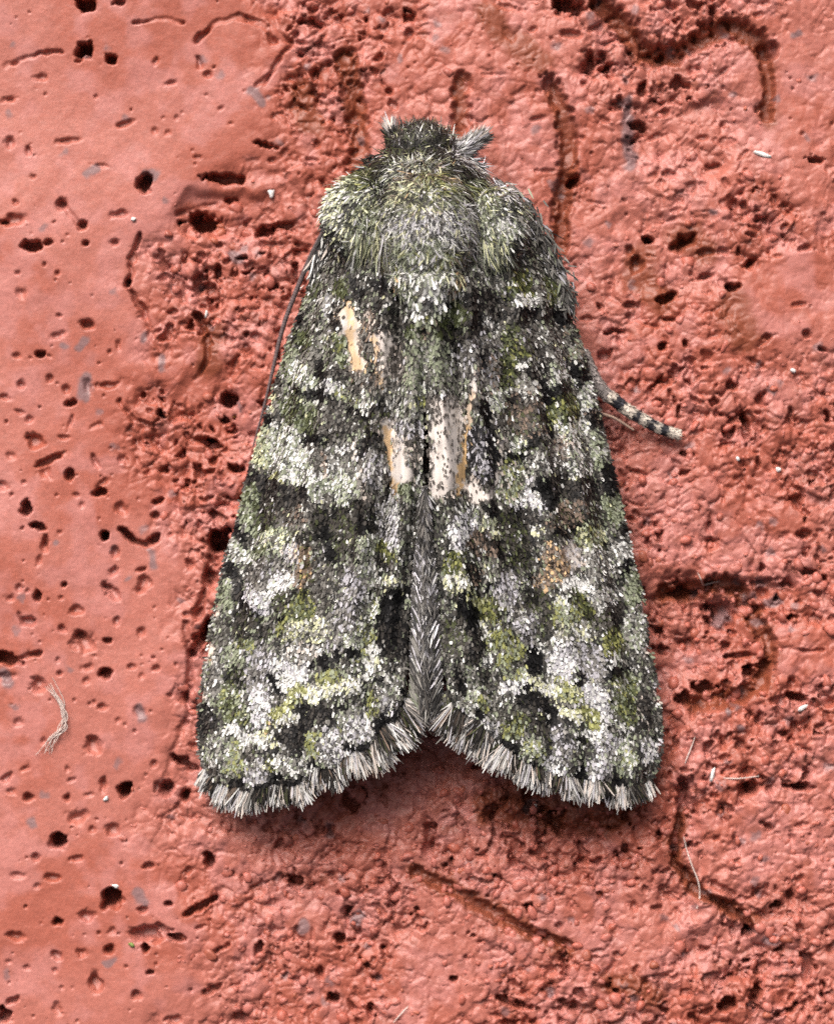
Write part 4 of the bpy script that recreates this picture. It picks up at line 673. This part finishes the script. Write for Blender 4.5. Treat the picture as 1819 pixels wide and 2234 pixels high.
hair_patch('hair', CO, 6200, lambda x, y: ell(922, 378, 132, 60)(x, y), lambda x, y: norm2((x - 922) * .9, np.full(x.shape, 35.)), 27, 3.2, .24, 'V2K6D3L1', prm=(750, 1100, 305, 440), jit=.55, pale=.03, dark=.35)
hair_patch('hair', HD, 5200, lambda x, y: ell(920, 330, 76, 64)(x, y), lambda x, y: norm2((x - 920) * .5, (y - 392) * .55), 27, 3.3,   .22, 'K6D4V2', prm=(815, 1025, 255, 400), jit=.65, pale=.05, dark=.25)
hair_patch('hair', TL, 4000, lambda x, y: ell(780, 472, 74, 88)(x, y) & (x + y * .2 < 940), lambda x, y: norm2((x - 850) * .55, (y - 420) * .6 + 40), 22, 6.0, .26, 'L3P3W3V1K2', shape='club', prm=(685, 850, 370, 570), jit=.55)
hair_patch('hair', TL, 1600, lambda x, y: ell(782, 472, 78, 92)(x, y), lambda x, y: norm2((x - 850) * .5, (y - 420) * .5 + 50), 30, 3.0, .22, 'V3L3K3D2', prm=(685, 860, 370, 570), jit=.6)
hair_patch('hair', TR, 3600, lambda x, y: ell(1082, 490, 62, 86)(x, y) & (x > 1036), lambda x, y: norm2((x - 1000) * .4, (y - 420) * .6 + 55), 22, 5.6, .26, 'L3W4V1G2K2', shape='club', prm=(1020, 1160, 395, 585), jit=.55)
hair_patch('hair', TR, 1900, lambda x, y: ell(1080, 482, 66, 92)(x, y), lambda x, y: norm2((x - 1000) * .35, 55. + 0 * x), 32, 3.0, .22, 'V3L3D3Y1G2', prm=(1010, 1165, 380, 585), jit=.5)
# long hairs that trail from the tegulae over the wing bases
hair_patch('trailing_hair', TL, 1500, lambda x, y: (x > 775) & (x < 850), lambda x, y: norm2(-.12 + 0 * x, 1 + 0 * x), 58, 3.6, .12, 'D4V2L2K2', prm=(765, 845, 490, 590), jit=.22)
hair_patch('trailing_hair', TR, 1700, lambda x, y: (x > 1030), lambda x, y: norm2(.22 + 0 * x, 1 + 0 * x), 58, 3.6, .12, 'D4G2M1K2L1', prm=(1035, 1110, 510, 630), jit=.22)
hair_patch('hair', CR, 4400, lambda x, y: ell(931, 596, 74, 66)(x, y), lambda x, y: norm2((930 - x) * .25, np.full(x.shape, 50.)), 30, 5.2, .24, 'L4W3G2V1D2', shape='club', prm=(840, 1030, 515, 670), jit=.5)
# pointed tip of the crest lying on the wings
n = 700
px = rng.normal(931, 1, n); py = rng.uniform(600, 690, n); px = 931 + rng.uniform(-1, 1, n) * np.interp(py, [600, 640, 680, 690], [58, 40, 22, 10])
ph = np.interp(py, [600, 690], [352, 322]) - np.abs(px - 931) * .5
ax = unit(np.stack([(931 - px) * .006 + rng.normal(0, .2, n), -np.ones(n), -.25 + rng.normal(0, .08, n)], -1)); nr = np.tile([0, .2, 1.0], (n, 1)); nr = unit(nr - ax * (nr * ax).sum(1, keepdims=True))
V, F, C = flakes(world(px, py, ph), ax, nr, rng.normal(26, 5, n), rng.normal(6.5, 1.2, n), rng.normal(.1, .15, n), pick(paint(px, py, 'W4L3V1K2D2', BODYPAINT, warp=9), jit=.3), 'club')
mesh_obj('crest_tip', V, F, M_HAIR, CR, C, kind='stuff')
# grey hairs over the base of the wing beside the thorax and along its leading edge
def on_wing(o_name, parent, n, pts, wd, zf, dirv, L, Wd, base, jit=.25, lift=.2, shape='hair', strokes=()):
    c = crom(pts, 80); i = rng.random(n) * 79
    x = np.interp(i, np.arange(80), c[:, 0]) + rng.normal(0, wd, n); y = np.interp(i, np.arange(80), c[:, 1]) + rng.normal(0, wd, n); h = zf(x, y, i / 79)
    a = rng.normal(0, jit, n); dx, dy = dirv; ax = np.stack([dx * np.cos(a) - dy * np.sin(a), -(dx * np.sin(a) + dy * np.cos(a)), -.1 + 0 * a], -1); ax = unit(ax)
    nr = np.tile([0, 0, 1.0], (n, 1)); nr = unit(nr - ax * (nr * ax).sum(1, keepdims=True))
    V, F, C = flakes(world(x, y, h), ax, nr, rng.normal(L, L * .2, n), rng.normal(Wd, Wd * .2, n), rng.normal(lift, .15, n), pick(paint(x, y, base, strokes)), shape)
    return mesh_obj(o_name, V, F, M_HAIR, parent, C, kind='stuff')
on_wing('edge_hair', wr, 650, [(1120,430),(1165,490),(1200,560),(1228,630),(1236,670)], 12, lambda x, y, t: 165 - 40 * t + rng.random(len(x)) * 18, (.40, .92), 22, 3.6, 'G4D5K3S1L1', jit=.35, lift=.1)
on_wing('edge_hair', wl, 500, [(735,500),(708,545),(690,590)], 9, lambda x, y, t: 160 - 20 * t + rng.random(len(x)) * 12, (-.2, .95), 30, 4.5, 'K5D3W2M1')
# abdomen hair showing between the wings: combed down towards the midline
n = 9000
py = rng.uniform(1060, 1535, n); mid = np.interp(py, [1060, 1250, 1540], [926, 926, 930]); hw = np.interp(py, [1060, 1120, 1250, 1400, 1500, 1535], [6, 12, 28, 36, 38, 34])
off = rng.uniform(-1, 1, n); px = mid + off * hw; sgn = np.sign(off)
ph = np.interp(py, [1060, 1300, 1540], [266, 228, 182]) - 10 * np.abs(off) + rng.random(n) * 10
ang = np.interp(np.abs(off), [0, 1], [.15, .55])
ax = unit(np.stack([-sgn * np.sin(ang) + rng.normal(0, .12, n), -np.cos(ang), -.16 + rng.normal(0, .05, n)], -1)); nr = np.tile([0, 0, 1.0], (n, 1)); nr = unit(nr - ax * (nr * ax).sum(1, keepdims=True))
AB = [('s', 'G3D4K3S1', 16, [926,1090,926,1180]), ('s', 'S2G3W1D4K3', 22, [912,1200,920,1300]), ('s', 'G3D4S2W1K3', 26, [926,1330,926,1420]), ('s', 'D5K4G2', 26, [920,1460,940,1500]), ('s','L2G4D3',16,[885,1480,885,1530])]
V, F, C = flakes(world(px, py, ph), ax, nr, rng.normal(34, 7, n), rng.normal(3.5, .8, n), rng.normal(.12, .14, n), pick(paint(px, py, 'G3S2D5W1K5V1', AB), jit=.4), 'hair')
mesh_obj('hair', V, F, M_HAIR, abdomen, C, kind='stuff')
n = 900   # end tuft
px = rng.uniform(880, 985, n); py = 1520 + rng.uniform(-14, 16, n) ; a = (px - 932) * .004 + rng.normal(0, .2, n)
ax = unit(np.stack([np.sin(a), -np.cos(a), -.35 + rng.normal(0, .1, n)], -1)); nr = np.tile([0, 0, 1.0], (n, 1)); nr = unit(nr - ax * (nr * ax).sum(1, keepdims=True))
V, F, C = flakes(world(px, py, 168 + rng.random(n) * 14), ax, nr, rng.normal(40, 8, n) + np.abs(px - 932) * .35, rng.normal(4.2, .8, n), rng.normal(.0, .1, n), pick(np.tile(mix('D5G3V2S1P1'), (n, 1)), jit=.25), 'hair')
mesh_obj('end_tuft', V, F, M_HAIR, abdomen, C, kind='stuff')

# ---- legs, antennae
def tube(pts, rad, seg=8, n=40, ringcol=None):
    """pts rows: x, y, h ; rad at the rows"""
    c = crom([(p[0], p[1], p[2]) for p in pts], n); r = np.interp(np.linspace(0, 1, n), np.linspace(0, 1, len(rad)), rad)
    P = world(c[:, 0], c[:, 1], c[:, 2]); T = unit(np.gradient(P, axis=0))
    A = unit(np.cross(T, np.tile([0, 0, 1.0], (n, 1)))); B = np.cross(T, A)
    ph = np.linspace(0, 2 * np.pi, seg, endpoint=False)
    V = (P[:, None] + (A[:, None] * np.cos(ph)[None, :, None] + B[:, None] * np.sin(ph)[None, :, None]) * (r * U)[:, None, None]).reshape(-1, 3)
    i = np.arange(n * seg).reshape(n, seg); j = np.roll(i, -1, 1)
    F = np.stack([i[:-1], j[:-1], j[1:], i[1:]], -1).reshape(-1, 4)
    tip = np.array([P[0], P[-1]]); m = len(V); V = np.vstack([V, tip])
    F = np.vstack([F, np.stack([np.full(seg, m), i[0], i[0], j[0]], -1)[:, [0, 3, 2, 1]], np.stack([np.full(seg, m + 1), j[-1], j[-1], i[-1]], -1)[:, [0, 3, 2, 1]]]) if False else F
    col = None
    if ringcol is not None:
        col = np.repeat(ringcol(np.linspace(0, 1, n)), seg, 0); col = np.vstack([col, col[:1], col[-1:]])
    return V, F, col, P, T
hl = brick_h
def leg_band(t):
    k = np.zeros(len(t))
    for a, b in [(.42, .50), (.60, .65), (.725, .79), (.82, .89)]: k = np.maximum(k, sstep(a - .012, a + .012, t) * (1 - sstep(b - .012, b + .012, t)))
    pale = lin([214, 204, 190]) * .6; g = lin([156, 148, 144]) * .6; dk = lin([34, 34, 40])
    c = np.where((t < .36)[:, None], g, pale); return c + (dk - c) * k[:, None]
lp = [(1268,765,64), (1292,818,56), (1315,853,46), (1340,872,40), (1366,893,34), (1402,915,26), (1440,935,18), (1477,948,10)]
lp = [(a, b, max(c, hl(a, b) + 6)) for a, b, c in lp]
V, F, C, P, T = tube(lp, [12, 14, 15, 14, 13, 13, 12, 8], 10, 120, leg_band)
leg = mesh_obj('hind_leg', V, F, M_HAIR, moth, C); leg['label'] = 'hind leg banded black and cream reaching out past the wing edge'
n = 1500; i = rng.integers(0, 118, n); ph = rng.uniform(0, np.pi, n); A = unit(np.cross(T, np.tile([0, 0, 1.0], (120, 1))))[i]; Bv = np.cross(A, T[i])
nr = A * np.cos(ph)[:, None] + Bv * np.sin(ph)[:, None]; nr = np.where(nr[:, 2:] < -.2, -nr, nr); rad = np.interp(i, [0, 119], [14, 10])
V, F, C = flakes(P[i] + nr * (rad * U)[:, None], T[i], nr, rng.normal(12, 2, n), rng.normal(5, 1, n), rng.normal(.15, .1, n), np.clip(leg_band(i / 119.0) * np.exp(rng.normal(0, .25, (n, 1))), .006, .7))
mesh_obj('leg_scales', V, F, M_HAIR, leg, C, kind='stuff')
sp = [(1266,858,60), (1300,896,40), (1340,912,34), (1382,938,26)]
sp = [(a, b, max(c, hl(a, b) + 4)) for a, b, c in sp]
V, F, C, P, T = tube(sp, [4.5, 4, 3.6, 2.6], 8, 50, lambda t: np.tile(lin([176, 150, 134]) * .6, (len(t), 1)))
a2 = mesh_obj('antenna', V, F, M_HAIR, moth, C); a2['label'] = 'pale thin antenna tip showing below the hind leg'
ap = [(742,470,190), (716,490,170), (690,535,140), (668,582,118), (650,625,104), (625,690,90), (609,745,78), (592,820,66), (575,890,54), (560,945,46), (552,975,40)]
def ant_col(t):
    c = np.tile(lin([120, 104, 104]) * .6, (len(t), 1)); return c * (0.75 + .5 * ((t * 90) % 1 > .5))[:, None]
V, F, C, P, T = tube(ap, [6, 6, 6, 5.6, 5.4, 5, 4.6, 4, 3.2, 2.4, 1.6], 8, 240, ant_col)
a1 = mesh_obj('antenna', V, F, M_HAIR, moth, C); a1['label'] = 'long dark thread antenna lying along the wing edge'
def foreleg(pts, rad, n, cols):
    V, F, C, P, T = tube(pts, rad, 8, 40, lambda t: np.tile(lin([90, 84, 80]) * .7, (len(t), 1)))
    o = mesh_obj('foreleg', V, F, M_HAIR, moth, C)
    i = rng.integers(0, 39, n); ph = rng.uniform(0, 2 * np.pi, n); A = unit(np.cross(T, np.tile([0, 0, 1.0], (40, 1))))[i]; Bv = np.cross(A, T[i])
    nr = A * np.cos(ph)[:, None] + Bv * np.sin(ph)[:, None]; r = np.interp(i / 39, np.linspace(0, 1, len(rad)), rad)
    Wt = np.where((i > 24)[:, None], mix(cols[1]), mix(cols[0]))
    V, F, C = flakes(P[i] + nr * (r * U * .8)[:, None], unit(T[i] + nr * .35), nr, rng.normal(22, 4, n), rng.normal(3.4, .6, n), rng.normal(.25, .15, n), pick(Wt), 'hair')
    mesh_obj('hair', V, F, M_HAIR, o, C, kind='stuff'); return o
foreleg([(875,335,110), (862,310,100), (854,290,88), (852,274,76)], [13, 11, 8, 5], 420, ('K3D4G3', 'M6S4'))
foreleg([(985,335,120), (1012,325,112), (1035,308,102), (1052,296,92)], [20, 19, 15, 9], 620, ('S4G4W2', 'G4S3D3M2'))

# ------------------------------------------------------------------ small things lying on the brick
def strand(name, pts, rad, mat, label, cat, lift=3, parent=None, group=None):
    p = [(a, b, hl(a, b) + lift + (c if len(q) > 2 else 0)) for q in pts for (a, b, c) in [(q[0], q[1], q[2] if len(q) > 2 else 0)]]
    hm = np.array([q[2] for q in p]); hm = np.maximum(hm, np.median(hm) - 4)
    p = [(q[0], q[1], h_) for q, h_ in zip(p, hm)]
    V, F, C, P, T = tube(p, rad, 6, 36)
    o = mesh_obj(name, V, F, mat, parent)
    if label: o['label'] = label; o['category'] = cat
    if group: o['group'] = group
    return o
fl = bpy.data.objects.new('fluff', None); sc.collection.objects.link(fl); fl.empty_display_size = .001
fl['label'] = 'wispy lock of pale fibres on the smooth pitted part of the brick'; fl['category'] = 'fluff'
for k in range(9):
    j = rng.normal(0, 8, 10)
    strand('fibre', [(113 + j[0], 1500 + j[1]), (130 + j[2], 1530), (140 + j[3] * .6, 1562), (136 + j[4] * .7, 1590), (118 + j[5], 1612), (98 + j[6] * 1.6, 1636 + j[7])], [.5, .8, 1.0, 1.0, .8, .5], M_FIBRE, None, None, 3 + k * 1.2, fl)
strand('fibre', [(1491,1826), (1498,1855), (1507,1883), (1523,1925), (1526,1957), (1520,1983)], [1, 1.3, 1.5, 1.7, 1.6, 1.2], M_FIBRE, 'long curved white fibre along the step in the grainy brick', 'fibre', 5)
strand('fibre', [(1516,1608), (1508,1630), (1496,1660), (1493,1674)], [1, 1.4, 1.4, .8], M_FIBRE, 'short pale fibre beside the wing tip, above a narrow white flake', 'fibre', 5)
strand('fibre', [(1578,1698), (1610,1699), (1655,1694)], [1, 1.4, 1], M_FIBRE, 'straight pinkish fibre lying across a dark crevice', 'fibre', 5)
strand('fibre', [(1522,1250), (1530,1266), (1534,1276), (1552,1272), (1570,1268)], [1, 1.8, 2, 1.4, .8], M_FIBRE, 'bent white fibre on the ochre step above the dark hole', 'fibre', 5)
strand('fibre', [(858,2232), (874,2214), (890,2197)], [1, 1.6, 1], M_FIBRE, 'thin pale fibre on grainy brick far below the notch between the wings', 'fibre', 5)
strand('fibre', [(640,640), (652,632), (663,622)], [1, 1.4, 1], M_FIBRE, 'tiny pale fibre tucked beside the long dark antenna', 'fibre', 30)
def flake(name, x, y, ln, wd, ang, mat, label, cat):
    """a small irregular chip with thickness"""
    n = 9; a = math.radians(ang); ph = np.linspace(0, 2 * np.pi, n, endpoint=False); r = 1 + rng.normal(0, .16, n)
    u = ln / 2 * np.cos(ph) * r; v = wd / 2 * np.sin(ph) * r
    X = x + u * math.cos(a) - v * math.sin(a); Y = y + u * math.sin(a) + v * math.cos(a)
    z = hl(x, y) + 1.5
    rows = [(X, Y, z - 2 + 0 * X), (X, Y, z + 2.5 + rng.normal(0, .6, n)), (x + (X - x) * .5, y + (Y - y) * .5, z + 4.5 + rng.normal(0, .8, n))]
    V = np.vstack([world(*q) for q in rows] + [world(np.array([x]), np.array([y]), np.array([z + 5.0]))])
    i = np.arange(3 * n).reshape(3, n); j = np.roll(i, -1, 1)
    F = np.vstack([np.stack([i[0], j[0], j[1]], -1), np.stack([i[0], j[1], i[1]], -1), np.stack([i[1], j[1], j[2]], -1), np.stack([i[1], j[2], i[2]], -1), np.stack([i[2], j[2], np.full(n, 3 * n)], -1)])
    o = mesh_obj(name, V, F, mat); o['label'] = label; o['category'] = cat; return o
flake('flake_or_glint', 1554, 1690, 34, 9, 105, M_FLAKE, 'long narrow white flake on grains beside the wing corner', 'flake')
flake('flake_or_glint', 1750, 1545, 26, 9, -30, M_FLAKE, 'white flake at the lip of a dark hole', 'flake')
flake('flake_or_glint', 1730, 808, 12, 10, 20, M_FLAKE, 'bright white speck beyond the banded leg', 'flake')
flake('flake_or_glint', 1609, 1001, 10, 8, 60, M_FLAKE, 'white speck on a brick grain past the end of the leg', 'flake')
flake('flake_or_glint', 1697, 1024, 14, 11, 10, M_FLAKE, 'pinkish white crumb on the grainy brick', 'flake')
flake('flake_or_glint', 450, 685, 6, 16, 10, M_FLAKE, 'upright white glint beside a dark cleft', 'flake')  # glint of light built as a small white chip
flake('flake_or_glint', 252, 1934, 17, 9, 10, M_FLAKE, 'pale chip perched above the round deep pit', 'flake')
flake('flake_or_glint', 231, 1743, 13, 8, -35, M_FLAKE, 'small slanted white chip beside a curved groove', 'flake')
flake('flake_or_glint', 291, 477, 12, 9, 0, M_FLAKE, 'white speck below the cleft in the smooth brick', 'flake')
flake('flake_or_glint', 592, 421, 14, 22, 5, M_FLAKE, 'lilac white smear near the tufted shoulder of the moth', 'flake')
flake('flake_or_glint', 1664, 336, 40, 9, 20, M_FLAKE, 'star like whitish fleck on the brick by the curved ridge', 'flake')
flake('shed_scale', 1164, 1762, 15, 8, -50, M_FLAKE, 'single shed pale wing scale on the brick under the fringe', 'scale')
flake('green_speck', 287, 2062, 15, 9, 30, M_MOSS, 'tiny green speck at the rim of the large dark hollow', 'speck')
flake('yellow_speck', 506, 907, 14, 8, 10, principled('yellow_speck', attr=False, base=(.45, .33, .06)), 'tiny yellow speck inside a hole beside the wing', 'speck')
